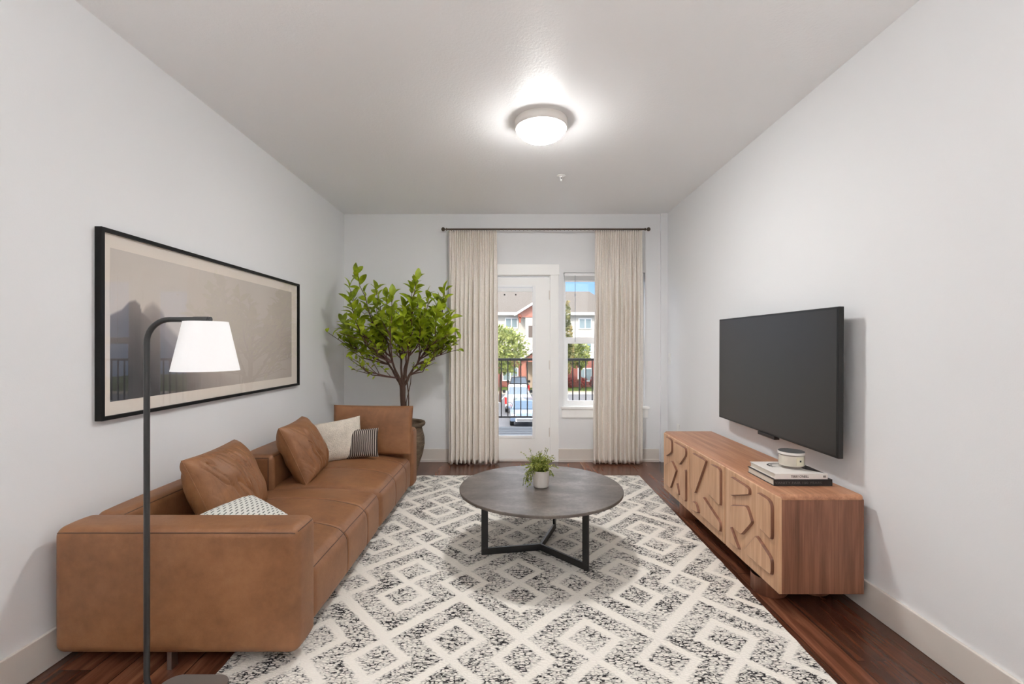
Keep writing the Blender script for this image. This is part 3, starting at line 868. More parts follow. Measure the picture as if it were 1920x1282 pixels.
# ------------------------------------------------------------------ ceiling light (and an added fill copy behind the camera)
def dome_mat(name, s):
    m, t, b = new_mat(name); k = NT(t); t.nodes.remove(b)
    em = k.n('Emission'); em.inputs[0].default_value = (1.0, 0.99, 0.98, 1); em.inputs[1].default_value = s
    if name.startswith('lit_glass'):
        ge = k.n('NewGeometry'); sx = k.n('SeparateXYZ'); k.l(ge.outputs['Normal'], sx.inputs[0])
        dn = k.m('POWER', k.m('ABSOLUTE', sx.outputs[2]), 2.0)      # frosted bowl, hottest under the bulbs
        k.l(k.m('MULTIPLY', k.m('ADD', k.m('MULTIPLY', dn, 0.95), 0.05), s), em.inputs[1])
    k.l(em.outputs[0], t.nodes['Material Output'].inputs[0]); return m
def ceiling_light(x, y, strength, label):
    t = thing('ceiling_light', label, 'ceiling light', (x, y, ZC))
    MB().lathe([(0.17, 0), (0.172, -0.004), (0.172, -0.045), (0.166, -0.053), (0.156, -0.053), (0.156, -0.01)], (x, y, ZC), 64, caps=False).build('metal_ring', M['nickel'], t, smooth=True)
    prof = [(0.1555 * cos(a) ** 0.8 if a < pi / 2 - 0.01 else 0.001, -0.045 - 0.082 * sin(a)) for a in [i * pi / 2 / 14 for i in range(15)]]
    MB().lathe(prof, (x, y, ZC), 64, caps=False).build('glass_bowl', dome_mat('lit_glass_%d' % int(strength), strength), t, smooth=True, angle=80)
    MB().lathe([(0.001, -0.142), (0.004, -0.141), (0.006, -0.136), (0.004, -0.133), (0.010, -0.129), (0.012, -0.124)], (x, y, ZC), 20, caps=False).build('finial', M['finial'], t, smooth=True)
ceiling_light(0.2, 2.985, LAMP_KEY, 'round flush ceiling light with glowing glass bowl and satin metal ring')
ceiling_light(0.0, -0.75, LAMP_REAR_FILL, 'added fill copy of the flush ceiling light, unseen behind the viewer')

for ux, uy, where in ((-1.35, -0.75, 'to the left'), (1.3, -0.75, 'to the right'), (0.0, -0.95, 'in the middle of the room')):  # invented uplights, added to brighten the ceiling and the far end
    H_ = -0.5
    t = thing('fill_uplight', 'added fill uplight shining at the ceiling behind the viewer, %s' % where, 'lamp', (ux, uy, 0))
    MB().lathe([(0.001, 0), (0.13, 0), (0.13, 0.012), (0.02, 0.022), (0.001, 0.022)], (ux, uy, 0), 40, caps=False).build('base', M['lampblack'], t, smooth=True)
    MB().tube([(ux, uy, 0.02), (ux, uy, 1.72 + H_)], 0.011, 16).build('pole', M['lampblack'], t, smooth=True)
    MB().lathe([(0.012, 1.72 + H_), (0.09, 1.735 + H_), (0.165, 1.78 + H_), (0.175, 1.86 + H_), (0.170, 1.86 + H_), (0.16, 1.785 + H_), (0.085, 1.742 + H_), (0.012, 1.73 + H_)], (ux, uy, 0), 40, caps=False).build('bowl', M['white'], t, smooth=True)
    MB().lathe([(0.001, 1.79 + H_), (0.155, 1.79 + H_), (0.155, 1.786 + H_), (0.001, 1.786 + H_)], (ux, uy, 0), 40, caps=False).build('lit_disc', dome_mat('lit_disc', FILL_UPLIGHT), t)
t = thing('fire_sprinkler', 'small white fire sprinkler head on the ceiling beyond the ceiling light', 'sprinkler', (0.435, 3.93, ZC))
MB().lathe([(0.001, -0.001), (0.038, -0.001), (0.037, -0.006), (0.014, -0.012), (0.012, -0.02), (0.001, -0.02)], (0.435, 3.93, ZC), 24, caps=False).build('cover_plate', M['plastic_w'], t, smooth=True)
MB().lathe([(0.006, -0.018), (0.010, -0.024), (0.010, -0.042), (0.006, -0.05)], (0.435, 3.93, ZC), 16).build('spray_head', M['plastic_w'], t, smooth=True)
MB().box((0.431, 3.917, ZC - 0.034), (0.439, 3.922, ZC - 0.022)).build('fusible_bulb', M['lampblack'], t)

# ------------------------------------------------------------------ switch and outlet
t = thing('light_switch', 'white light switch plate on the right wall near the back corner', 'switch', (XR, 4.98, 1.14))
MB().box((XR - 0.006, 4.945, 1.08), (XR, 5.015, 1.2)).build('plate', M['plastic_w'], t, bevel=0.002)
MB().box((XR - 0.011, 4.965, 1.11), (XR - 0.006, 4.995, 1.17)).build('rocker', M['plastic_w'], t, bevel=0.002)
t = thing('wall_outlet', 'white wall outlet just above the far end of the wooden console', 'outlet', (XR, 4.72, 0.43))
MB().box((XR - 0.006, 4.68, 0.36), (XR, 4.755, 0.475)).build('plate', M['plastic_w'], t, bevel=0.002)
for z in (0.395, 0.44): MB().box((XR - 0.009, 4.7, z - 0.014), (XR - 0.006, 4.735, z + 0.014)).build('socket', M['plastic_w'], t, bevel=0.002)

# ------------------------------------------------------------------ curtain rod and curtains
RYc, RZ = 4.975, EYE + 219.3 * 4.975 / 860
cx = lambda px: (px - 957) * RYc / 860
t = thing('curtain_rod', 'thin bronze curtain rod with ball ends above the balcony door and window', 'curtain rod', (cx(1023), RYc, RZ))
MB().lathe([(0.0095, cx(838)), (0.0095, cx(1210))], (0, RYc, RZ), 16, axis='x').build('rod', M['bronze'], t, smooth=True)
for s, px in ((-1, 831), (1, 1216)):
    x = cx(px)
    MB().lathe([(0.001, -0.0215), (0.012, -0.018), (0.0205, -0.008), (0.0215, 0), (0.0205, 0.008), (0.012, 0.018), (0.001, 0.0215)], (x, RYc, RZ), 20, axis='x', caps=False).lathe([(0.006, 0), (0.007, 0.05)] if s < 0 else [(0.007, -0.05), (0.006, 0)], (x, RYc, RZ), 14, axis='x').lathe([(0.014, -0.006), (0.014, 0.006)], (x - s * 0.036, RYc, RZ), 16, axis='x').build('ball_finial', M['bronze'], t, smooth=True)
for px in (843, 1203):
    x = cx(px)
    MB().tube([(x, YB, RZ - 0.03), (x, YB - 0.06, RZ - 0.03), (x, RYc + 0.008, RZ - 0.01)], 0.005, 8).box((x - 0.013, YB - 0.005, RZ - 0.07), (x + 0.013, YB, RZ + 0.02)).build('bracket', M['bronze'], t)
mb = MB()
for i in range(40):
    x = cx(932) + (cx(1116) - cx(932)) * (i + 0.5) / 24
    if i < 24: mb.lathe([(0.0105, -0.0035), (0.013, -0.002), (0.013, 0.002), (0.0105, 0.0035)], (x, RYc, RZ - 0.002), 12, axis='x')
g = mb.build('glide_ring', M['bronze'], t, smooth=True); g['kind'] = 'stuff'

def curtain(label, pa, pb, qa, qb, seed, right_edge=0):
    """pa..pb at the rod, qa..qb at the hem, in pixels of the back plane"""
    rnd = random.Random(seed)
    t = thing('curtain', label, 'curtain', (cx((pa + pb) / 2), RYc, 0.01), 'linen curtains on the bronze rod')
    nf_top, nf_bot = 22, 10
    ph = [rnd.uniform(0, 6.28) for _ in range(8)]
    zt, zb = RZ - 0.012, 0.015
    def fn(a, b):
        z = zt + (zb - zt) * b
        x = cx(pa) + (cx(pb) - cx(pa)) * a
        xb = cx(qa) + (cx(qb) - cx(qa)) * a
        x = x + (xb - x) * min(1, b * 1.3)
        w = min(1.0, b * 2.6); w = w * w * (3 - 2 * w)
        env = 0.35 + 0.65 * min(1, 12 * min(a, 1 - a))
        ft = sin(2 * pi * nf_top * a + 1.2 * sin(2 * pi * 3 * a + ph[0]))
        pb_ = 2 * pi * nf_bot * a + 1.5 * sin(2 * pi * 1.5 * a + ph[1]) + 0.5 * sin(b * 2.5 + ph[2] + a * 4)
        fb = -(2 * abs(sin(pb_ / 2)) ** 0.8 - 1.1) * (0.78 + 0.22 * sin(2 * pi * 2.3 * a + ph[5])) + 0.12 * sin(2 * pb_ + ph[3])
        y = ft * 0.013 * (1 - w) * env + fb * 0.040 * w * env
        x += (cos(pb_) * 0.009) * w
        # folds kick out a little at the hem
        k = max(0.0, (b - 0.965) / 0.035)
        y += k * k * 0.012 * sin(pb_ * 1.0 + 0.8); x += k * k * 0.010 * sin(pb_ * 2 + ph[5])
        z2 = z + k * 0.010 * sin(pb_ * 1.7 + ph[6]) * 0.6
        return (x, RYc + 0.004 + y - 0.02 * w, z2)
    mb = MB().grid(fn, 300, 60)
    o = mb.build('drape', M['curtain'], t, smooth=True, angle=80, fix=False)
    so = o.modifiers.new('thick', 'SOLIDIFY'); so.thickness = 0.0022
    mb = MB()
    for i in range(nf_top):
        p = fn((i + 0.25) / nf_top, 0)
        mb.tube([(p[0], RYc, RZ + 0.010), (p[0], RYc - 0.010, RZ + 0.002), (p[0], RYc - 0.009, RZ - 0.012), (p[0], p[1] - 0.002, RZ - 0.02)], 0.0016, 5)
    mb.build('hook', M['bronze'], t)
curtain('off white pleated curtain hanging left of the glazed door', 841.5, 931.5, 841, 934, 3)
curtain('off white pleated curtain hanging in front of the right part of the window', 1116, 1204.5, 1110.5, 1203, 8)

# ------------------------------------------------------------------ rug
def rug():
    import bmesh
    pts = [(-1.135, 1.30), (1.222, 1.30), (1.262, 4.5), (-1.16, 4.5)]
    mb = MB()
    def fn(a, b):
        l = Vector(pts[0]).lerp(Vector(pts[3]), b); r = Vector(pts[1]).lerp(Vector(pts[2]), b)
        p = l.lerp(r, a)
        ex = 0.004 * mnoise.noise(Vector((a * 30, b * 40, 1))) if a in (0, 1) else 0
        return (p.x + ex, p.y, 0.010)
    mb.grid(fn, 60, 80)
    o = mb.build('rug', M['rug'], fix=False)
    so = o.modifiers.new('thick', 'SOLIDIFY'); so.thickness = 0.0095; so.offset = -1
    tag(o, 'cream woven rug with charcoal flecked diamond pattern on the dark wood floor', 'rug')
rug()

# ------------------------------------------------------------------ sofa
sofa = thing('sofa', 'long low tan leather sofa along the left wall', 'sofa', (-1.32, 2.94, 0))
SB = 0.07
def line(surf, pts, off=0.001):
    out = []
    for p, q in zip(pts, pts[1:]):
        p, q = Vector(p), Vector(q); n = max(2, int((q - p).length / 0.02))
        for i in range(n): out.append(surf(p.lerp(q, i / n)))
    out.append(surf(Vector(pts[-1])))
    return out

def arm(y0, y1, seed):
    lo, hi = (-1.79, y0, SB), (-0.834, y1, 0.562)
    def warp(p, n):
        ty = (p.y - y0) / (y1 - y0) * 2 - 1
        b = 0.006 * (1 - ty * ty) if abs(n.z) > 0.5 or abs(n.x) > 0.5 else 0
        bx_ = 0.008 * (1 - ((p.x + 1.31) / 0.49) ** 2) * (1 - ((p.z - 0.32) / 0.26) ** 2) if abs(n.y) > 0.5 else 0
        return p + n * (b + max(0, bx_))
    mb = MB(); s = rbox(mb, lo, hi, 0.036, 0.03, warp)
    a = mb.build('armrest', M['leather'], sofa, smooth=True, angle=60)
    sm = MB(); r = 0.014
    for y in (y0, y1):
        sm.tube(line(s, [(-1.79, y, 0.562 - r), (-0.834, y, 0.562 - r)]), 0.0022, 6)
    sm.tube(line(s, [(-0.834, y0 + 0.02, 0.562 - r), (-0.834, y1 - 0.02, 0.562 - r)]), 0.002, 6)
    sm.build('seam', M['seam'], a, smooth=True)
arm(1.79, 1.965, 1); arm(3.92, 4.09, 2)

def seat(y0, y1, seams, x0):
    x1 = -0.85; lo, hi = (x0, y0, SB), (x1, y1, 0.325)
    yc, hw = (y0 + y1) / 2, (y1 - y0) / 2
    xc, hx = (x0 + x1) / 2 + 0.0, (x1 - x0) / 2
    def warp(p, n):
        ux = min(1, abs((p.x - xc) / hx)); uy = min(1, abs((p.y - yc) / hw))
        out = p.copy()
        up = max(0, n.z)
        out.z += up * 0.060 * (1 - ux ** 2.6) * (1 - 0.45 * uy ** 3)
        fx = max(0, n.x)
        out.x += fx * 0.012 * (1 - uy ** 4) * (1 - min(1, abs((p.z - 0.2) / 0.14)) ** 2)
        g = 0
        for s in seams: g += math.exp(-((p.y - s) / 0.007) ** 2)
        out -= n * (0.006 * g)
        out.z += up * 0.0035 * mnoise.noise(Vector((p.x * 5, p.y * 5, 1.0)))
        return out
    mb = MB(); s = rbox(mb, lo, hi, 0.05, 0.03, warp, ((), tuple(seams), ()))
    a = mb.build('seat_cushion', M['leather'], sofa, smooth=True, angle=70)
    sm = MB()
    for y in seams:
        sm.tube([p + Vector((0.0012, 0, 0.0012)) for p in line(s, [(x0 + 0.05, y, 0.325), (x1, y, 0.325), (x1, y, SB + 0.01)])], 0.0021, 6)
    sm.tube([p + Vector((0.0008, 0, 0.0008)) for p in line(s, [(x1, y0 + 0.02, 0.325 - 0.004), (x1, y1 - 0.02, 0.325 - 0.004)])], 0.002, 6)
    sm.build('seam', M['seam'], a, smooth=True)
seat(1.965, 2.992, (2.372, 2.70), -1.68)
seat(3.0, 3.92, (3.362, 3.69), -1.68)

def back(y0, y1, xf):
    lo, hi = (-1.79, y0, SB), (xf, y1, 0.562)
    yc, hw = (y0 + y1) / 2, (y1 - y0) / 2
    def warp(p, n):
        uy = min(1, abs((p.y - yc) / hw))
        return p + n * (0.006 * (1 - uy ** 4)) * (1 if n.z > 0.5 or n.x > 0.5 else 0)
    mb = MB(); s = rbox(mb, lo, hi, 0.035, 0.04, warp)
    a = mb.build('backrest', M['leather'], sofa, smooth=True, angle=60)
    sm = MB()
    for y in (y0, y1):
        sm.tube(line(s, [(-1.77, y, 0.545), (xf - 0.03, y, 0.545), (xf - 0.03, y, 0.30)]), 0.003, 6)
    sm.tube(line(s, [(xf, y0 + 0.02, 0.553), (xf, y1 - 0.02, 0.553)]), 0.002, 6)
    sm.build('seam', M['seam'], a, smooth=True)
back(1.965, 2.992, -1.665)
back(3.0, 3.92, -1.555)
for (x, y) in ((-1.345, 1.826), (-0.93, 2.15), (-1.72, 2.3), (-0.93, 3.85), (-1.72, 4.0), (-0.93, 3.0)):
    z0 = 0.0105 if x > -1.14 else 0.0
    MB().box((x - 0.009, y - 0.018, z0), (x + 0.009, y + 0.018, SB + 0.02)).build('leg', M['steel'], sofa, bevel=0.001)['label'] = 'flat steel leg'

# ------------------------------------------------------------------ cushions
cushion('throw_cushion', 'tan leather cushion leaning on the sofa back, nearest the floor lamp', 'cushion',
        (-1.50, 2.43, 0.545), (-0.10, 1, -0.0), (-0.42, -0.05, 0.95), 0.50, 0.41, 0.25, M['leather_w'], 'leather cushions on the sofa', pinch=0.05, flat=0.42, seed=1, lump=0.02, fold=0.030, n=110)
cushion('throw_cushion', 'tan leather cushion standing at the middle of the sofa, beside the cream cushion', 'cushion',
        (-1.462, 3.25, 0.55), (-0.12, 1, 0.02), (-0.42, -0.05, 0.95), 0.46, 0.42, 0.23, M['leather_w'], 'leather cushions on the sofa', pinch=0.05, flat=0.42, seed=5, lump=0.02, fold=0.026, n=110)
cushion('back_cushion', 'wide flat tan leather cushion propped against the far armrest', 'cushion',
        (-1.155, 3.845, 0.575), (1, 0.0, -0.012), (0, 0.10, 1), 0.665, 0.405, 0.10, M['leather'], None, pinch=0.018, flat=0.3, seed=3, lump=0.003)
cushion('cream_cushion', 'cream bouclé cushion between the leather cushion and the striped cushion', 'cushion',
        (-1.380, 3.615, 0.53), (0.80, 0.45, 0.10), (-0.12, 0.12, 1), 0.42, 0.32, 0.11, M['cream'], None, pinch=0.06, seed=7, lump=0.004)
cushion('striped_cushion', 'small dark cushion with pale vertical stripes', 'cushion',
        (-1.178, 3.655, 0.505), (1, 0.04, 0.05), (-0.06, 0.22, 1), 0.245, 0.225, 0.085, M['stripes'], None, pinch=0.06, seed=9)
cushion('woven_cushion', 'pale grey cushion with small dashes peeking over the near armrest', 'cushion',
        (-1.265, 2.215, 0.425), (0.16, 1, 0.0), (-0.85, 0.1, 0.40), 0.38, 0.34, 0.11, M['dashes'], None, pinch=0.04, seed=11)

# ------------------------------------------------------------------ framed print on the left wall
pic = thing('framed_picture', 'wide black framed misty landscape print on the left wall', 'picture', (XL, 2.99, 1.375))
PY0, PY1, PZ0, PZ1 = 2.033, 3.946, 0.943, 1.808
xf = XL + 0.031; fw = 0.017
mb = MB()
for (a, b, c, d) in ((PY0, PY0 + fw, PZ0, PZ1), (PY1 - fw, PY1, PZ0, PZ1), (PY0 + fw, PY1 - fw, PZ0, PZ0 + fw), (PY0 + fw, PY1 - fw, PZ1 - fw, PZ1)):
    mb.box((XL, a, c), (xf, b, d))
mb.build('frame', M['frame'], pic)
MB().box((XL + 0.004, PY0 + fw, PZ0 + fw), (XL + 0.014, PY1 - fw, PZ1 - fw)).build('mat_board', mat('mat_cream', srgb(236, 226, 214), 0.8), pic)
import bmesh
def print_mesh():
    a0, a1, c0, c1 = 2.095, 3.832, 1.022, 1.727
    NU, NV = 260, 110
    def lerp(a, b, t): t = max(0, min(1, t)); return tuple(x + (y - x) * t for x, y in zip(a, b))
    def interp(pts, x):
        if x <= pts[0][0]: return pts[0][1]
        for (xa, ya), (xb, yb) in zip(pts, pts[1:]):
            if x <= xb: t = (x - xa) / (xb - xa); return ya + (yb - ya) * t
        return pts[-1][1]
    R1 = [(2.09, 1.42), (2.16, 1.455), (2.20, 1.495), (2.235, 1.508), (2.262, 1.49), (2.275, 1.45), (2.32, 1.42), (2.42, 1.33), (2.60, 1.18), (2.9, 1.0), (5, 0.9)]
    R2 = [(2.09, 1.3), (2.26, 1.43), (2.30, 1.49), (2.345, 1.512), (2.38, 1.495), (2.42, 1.46), (2.435, 1.41), (2.50, 1.36), (2.60, 1.28), (2.75, 1.17), (2.95, 1.10), (3.2, 1.04), (5, 1.0)]
    def col(y, z):
        u = (y - a0) / (a1 - a0); v = (z - c0) / (c1 - c0)
        n = mnoise.noise(Vector((y * 3, z * 3, 0))); n2 = mnoise.noise(Vector((y * 14, z * 9, 2)))
        sky = lerp((212, 203, 194), (196, 186, 176), (u - 0.3) * 1.2 + (0.4 - v) * 0.5 + n * 0.25)
        sky = lerp(sky, (168, 158, 148), max(0, u - 0.72) * 1.4 * (0.8 + n))
        haze = lerp(sky, (150, 140, 132), max(0, 0.42 - v) * max(0, 0.75 - u) * 2.2)
        c = haze
        for R, top, bot, sh in ((R2, (176, 166, 160), (84, 78, 78), 0.030), (R1, (138, 130, 127), (64, 63, 66), 0.012)):
            h = interp(R, y) + 0.006 * n2
            k = (h - z) / sh
            k = max(0, min(1, k))
            d = lerp(top, bot, (h - z) / 0.36 + 0.1 * n2)
            fade = max(0, min(1, (3.15 - y) / 0.65)) if R is R2 else max(0, min(1, (2.75 - y) / 0.35))
            c = lerp(c, d, k * fade)
        return c
    mb = MB().grid(lambda a, b: (XL + 0.0148, a0 + (a1 - a0) * a, c0 + (c1 - c0) * b), NU, NV)
    m, t, b = new_mat('misty_print'); k = NT(t)
    at = k.n('VertexColor'); at.layer_name = 'ink'; k.l(at.outputs[0], b.inputs['Base Color']); b.inputs['Roughness'].default_value = 0.8
    b.inputs['Specular IOR Level'].default_value = 0.1
    o = mb.build('print', m, pic, fix=False)
    ca = o.data.color_attributes.new('ink', 'FLOAT_COLOR', 'POINT')
    for i, v in enumerate(o.data.vertices):
        ca.data[i].color = srgb(*col(v.co.y, v.co.z))
print_mesh()
MB().add([(XL + 0.024, PY0 + fw, PZ0 + fw), (XL + 0.024, PY1 - fw, PZ0 + fw), (XL + 0.024, PY1 - fw, PZ1 - fw), (XL + 0.024, PY0 + fw, PZ1 - fw)], [(0, 1, 2, 3)]).build('picture_glass', M['pic_glass'], pic, fix=False)

# ------------------------------------------------------------------ floor lamp
LX, LY = -1.332, 1.68
lamp = thing('floor_lamp', 'slim black arc floor lamp with white cone shade in front of the sofa', 'lamp', (LX, LY, 0))
pts = [(LX + 0.13, LY - 0.02, 0.012), (LX + 0.06, LY - 0.01, 0.011), (LX + 0.025, LY, 0.016), (LX + 0.008, LY, 0.03), (LX, LY, 0.06), (LX, LY, 0.7)]
zt = 1.374; rr = 0.085
for i in range(0, 11):
    a = i / 10 * pi / 2
    pts.append((LX + rr - rr * cos(a), LY, zt - rr + rr * sin(a)))
pts.append((LX + 0.19, LY, zt))
MB().tube(pts, 0.0098, 16).build('pole', M['lampblack'], lamp, smooth=True, angle=60)
MB().tube([(LX + 0.172, LY, zt), (LX + 0.226, LY, zt)], 0.0107, 16).tube([(LX + 0.228, LY, zt), (LX + 0.235, LY, zt)], 0.0100, 16).build('arm_sleeve', M['lampblack'], lamp, smooth=True)
SX = LX + 0.217
MB().tube([(SX, LY, zt - 0.008), (SX, LY, zt - 0.055)], 0.007, 12).build('bulb_holder', M['lampblack'], lamp, smooth=True)
def shade_mat():
    m, t, b = new_mat('lamp_shade_white'); k = NT(t)
    b.inputs['Base Color'].default_value = srgb(240, 240, 240)
    b.inputs['Roughness'].default_value = 0.9
    b.inputs['Emission Color'].default_value = (1, 0.99, 0.98, 1)
    b.inputs['Emission Strength'].default_value = SHADE_EMIT
    return m
MB().lathe([(0.0715, 1.366), (0.1085, 1.187), (0.1065, 1.187), (0.0695, 1.366)], (SX, LY, 0), 64, caps=False).build('lamp_shade', shade_mat(), lamp, smooth=True)
MB().tube([(SX - 0.07, LY, 1.362), (SX + 0.07, LY, 1.362)], 0.002, 6).tube([(SX, LY - 0.07, 1.362), (SX, LY + 0.07, 1.362)], 0.002, 6).build('shade_spider', M['lampblack'], lamp)
def rrect(x0, x1, y0, y1, r, n=8):
    out = []
    for (cx_, cy_, a0) in ((x1 - r, y1 - r, 0), (x0 + r, y1 - r, 90), (x0 + r, y0 + r, 180), (x1 - r, y0 + r, 270)):
        for i in range(n + 1):
            a = radians(a0 + 90 * i / n); out.append((cx_ + r * cos(a), cy_ + r * sin(a)))
    return out
MB().prism(rrect(-1.30, -1.055, 1.50, 1.758, 0.055), 'z', 0.0105, 0.020).build('base_plate', mat('base_grey', srgb(118, 110, 104), 0.5), lamp, bevel=0.002)
MB().box((-1.29, 1.53, 0.0), (-1.15, 1.70, 0.0105)).build('base_foot', M['rubber'], lamp)

# ------------------------------------------------------------------ potted tree behind the sofa
PXc, PYc = -1.055, 4.52
tree = thing('potted_tree', 'leafy green tree in a brown clay pot in the left back corner', 'plant', (PXc, PYc, 0))
MB().lathe([(0.001, 0), (0.12, 0.0), (0.125, 0.02), (0.15, 0.10), (0.19, 0.22), (0.207, 0.31), (0.205, 0.38), (0.19, 0.44), (0.182, 0.47), (0.186, 0.485), (0.208, 0.498), (0.214, 0.515), (0.21, 0.532), (0.195, 0.536), (0.182, 0.525), (0.175, 0.48), (0.001, 0.47)], (PXc, PYc, 0), 56, caps=False).build('pot', M['clay'], tree, smooth=True)
MB().lathe([(0.001, 0.49), (0.1, 0.492), (0.177, 0.483), (0.177, 0.475)], (PXc, PYc, 0), 32, caps=False).build('soil', M['soil'], tree, smooth=True)
rnd = random.Random(12)
kx, ky = PXc, PYc
def jig(pts, amt, seed):
    out = [Vector(pts[0])]
    for i in range(1, len(pts)):
        a, b = Vector(pts[i - 1]), Vector(pts[i]); n = 4
        for j in range(1, n + 1):
            p = a.lerp(b, j / n)
            if not (i == len(pts) - 1 and j == n):
                p += Vector((mnoise.noise(p * 9 + Vector((seed, 0, 0))), mnoise.noise(p * 9 + Vector((0, seed, 3))), 0)) * amt
            out.append(p)
    return out
trunk = MB()
fork = Vector((kx - 0.01, ky, 0.90))
trunk.tube(jig([(kx - 0.005, ky, 0.47), (kx + 0.0, ky, 0.7), fork], 0.01, 1), [0.034, 0.031, 0.030, 0.029, 0.028, 0.028, 0.028, 0.029, 0.030], 12)
stems = []
mains = [(-0.20, 0.02, 0.30), (-0.10, -0.12, 0.34), (0.03, 0.10, 0.34), (0.10, -0.06, 0.34), (0.20, 0.04, 0.30), (-0.02, -0.02, 0.38)]
for i, d in enumerate(mains):
    p = [fork + Vector((0, 0, -0.02)), fork + Vector((d[0] * 0.35, d[1] * 0.4, 0.09)), fork + Vector(d)]
    q = jig(p, 0.02, i * 3.3); trunk.tube(q, [0.017 - 0.010 * k / (len(q) - 1) for k in range(len(q))], 8); stems.append(q)
# thin hanging stem by the trunk
trunk.tube(jig([(kx + 0.03, ky - 0.02, 0.5), (kx + 0.065, ky - 0.03, 0.7), (kx + 0.045, ky - 0.02, 0.95), (kx + 0.03, ky, 1.02)], 0.012, 9), 0.006, 6)
trunk.tube(jig([(kx + 0.045, ky - 0.03, 0.5), (kx + 0.04, ky - 0.03, 0.68), (kx + 0.06, ky - 0.02, 0.86), (kx + 0.10, ky, 1.1)], 0.012, 4), 0.004, 6)
# branch tips (x offset, z) following the crown, depth spread around the trunk
tips = [(-0.44, 1.98), (-0.50, 1.84), (-0.47, 1.70), (-0.585, 1.50), (-0.56, 1.40), (-0.47, 1.28), (-0.42, 1.16), (-0.36, 1.10), (-0.34, 1.86), (-0.30, 1.72), (-0.22, 1.78),
        (-0.14, 1.62), (-0.05, 1.74), (0.04, 1.64), (0.10, 1.72), (0.17, 1.90), (0.13, 1.84), (0.25, 1.76), (0.33, 1.70), (0.40, 1.82), (0.37, 1.60), (0.46, 1.54), (0.44, 1.42), (0.36, 1.34),
        (0.30, 1.22), (0.25, 1.12), (0.15, 1.50), (0.0, 1.48), (-0.18, 1.46), (-0.30, 1.50), (-0.20, 1.30), (0.08, 1.36), (-0.05, 1.30), (0.22, 1.46), (-0.40, 1.58), (0.28, 1.58), (-0.1, 1.55), (0.05, 1.55), (0.2, 1.62), (-0.28, 1.38)]
leaves = MB()
def leaf(mb, p, d, size, rnd):
    d = d.normalized()
    side = d.cross(Vector((rnd.uniform(-0.5, 0.5), rnd.uniform(-0.9, 0.3), 1))).normalized()
    up = side.cross(d).normalized()
    L, Wd = size, size * rnd.uniform(0.42, 0.54)
    prof = [(0, 0.02), (0.14, 0.30), (0.36, 0.49), (0.6, 0.47), (0.8, 0.32), (0.93, 0.14), (1.0, 0.0)]
    vs = []; fs = []
    for i, (t_, w_) in enumerate(prof):
        c = p + d * (t_ * L) + up * (0.10 * L * sin(t_ * pi * 0.9)) - up * (0.12 * L * t_ * t_)
        e = up * (abs(w_) * Wd * 0.28)
        vs += [c - side * (w_ * Wd) + e, c, c + side * (w_ * Wd) + e]
    for i in range(len(prof) - 1):
        a = i * 3
        fs += [(a, a + 3, a + 4, a + 1), (a + 1, a + 4, a + 5, a + 2)]
    if min(v.x for v in vs) < -1.825: return
    mb.add(vs, fs)
twigs = MB()
nl = 0
for i, (tx, tz) in enumerate(tips):
    dy = rnd.uniform(-0.30, 0.26) if tx > -0.45 else rnd.uniform(-0.22, 0.02)
    if ky + dy > 4.9: dy = 0.3
    tip = Vector((kx + tx, ky + dy, tz))
    best = min(stems, key=lambda q: (q[-1] - tip).length + rnd.uniform(0, 0.15))
    st = best[rnd.choice((-1, -2, -3))] if tz > 1.25 else best[rnd.choice((3, 4, 5))]
    mid = st.lerp(tip, 0.5) + Vector((tx * 0.16, dy * 0.16, -0.07 if tz > 1.3 else -0.03))
    q = jig([st, mid, tip], 0.03, i * 1.7 + 2)
    twigs.tube(q, [0.008 - 0.0055 * k / (len(q) - 1) for k in range(len(q))], 6)
    low = tz < 1.34
    n = 8 if low else 14
    for j in range(n):
        f = (j + 1) / n; f = 0.42 + 0.58 * f if not low else 0.35 + 0.65 * f
        k = f * (len(q) - 1); a = int(min(k, len(q) - 2)); p = q[a].lerp(q[a + 1], k - a)
        ang = j * 2.4 + rnd.uniform(-0.4, 0.4)
        ax = (q[a + 1] - q[a]).normalized(); o1 = ax.orthogonal().normalized(); o2 = ax.cross(o1)
        d = ax * rnd.uniform(0.35, 0.8) + (o1 * cos(ang) + o2 * sin(ang)) * rnd.uniform(0.6, 1.0) + Vector((0, 0, 0.15))
        size = (rnd.uniform(0.045, 0.075) if low else rnd.uniform(0.09, 0.145))
        pp = p + d.normalized() * 0.012
        leaf(leaves, pp, d, size, rnd); nl += 1
    leaf(leaves, tip, (q[-1] - q[-2]), 0.12 if not low else 0.06, rnd)
    # side twigs
    for _ in range(3):
        a = rnd.randint(1, 4); p = q[a]
        e_ = p + Vector((tx * 0.35 + rnd.uniform(-0.06, 0.06), rnd.uniform(-0.08, 0.08), rnd.uniform(0.05, 0.2)))
        twigs.tube(jig([p, e_], 0.012, i), [0.004, 0.0036, 0.003, 0.0025, 0.0015], 5)
        for j in range(4):
            leaf(leaves, p.lerp(e_, 0.4 + 0.2 * j), Vector((rnd.uniform(-1, 1), rnd.uniform(-1, 1), rnd.uniform(-0.1, 0.9))), rnd.uniform(0.035, 0.07) if low else rnd.uniform(0.06, 0.11), rnd)
trunk.build('trunk', M['bark'], tree, smooth=True)
twigs.build('branches', M['twig'], tree, smooth=True)
leaves.build('foliage', M['leaf'], tree, smooth=True, angle=70, fix=False)

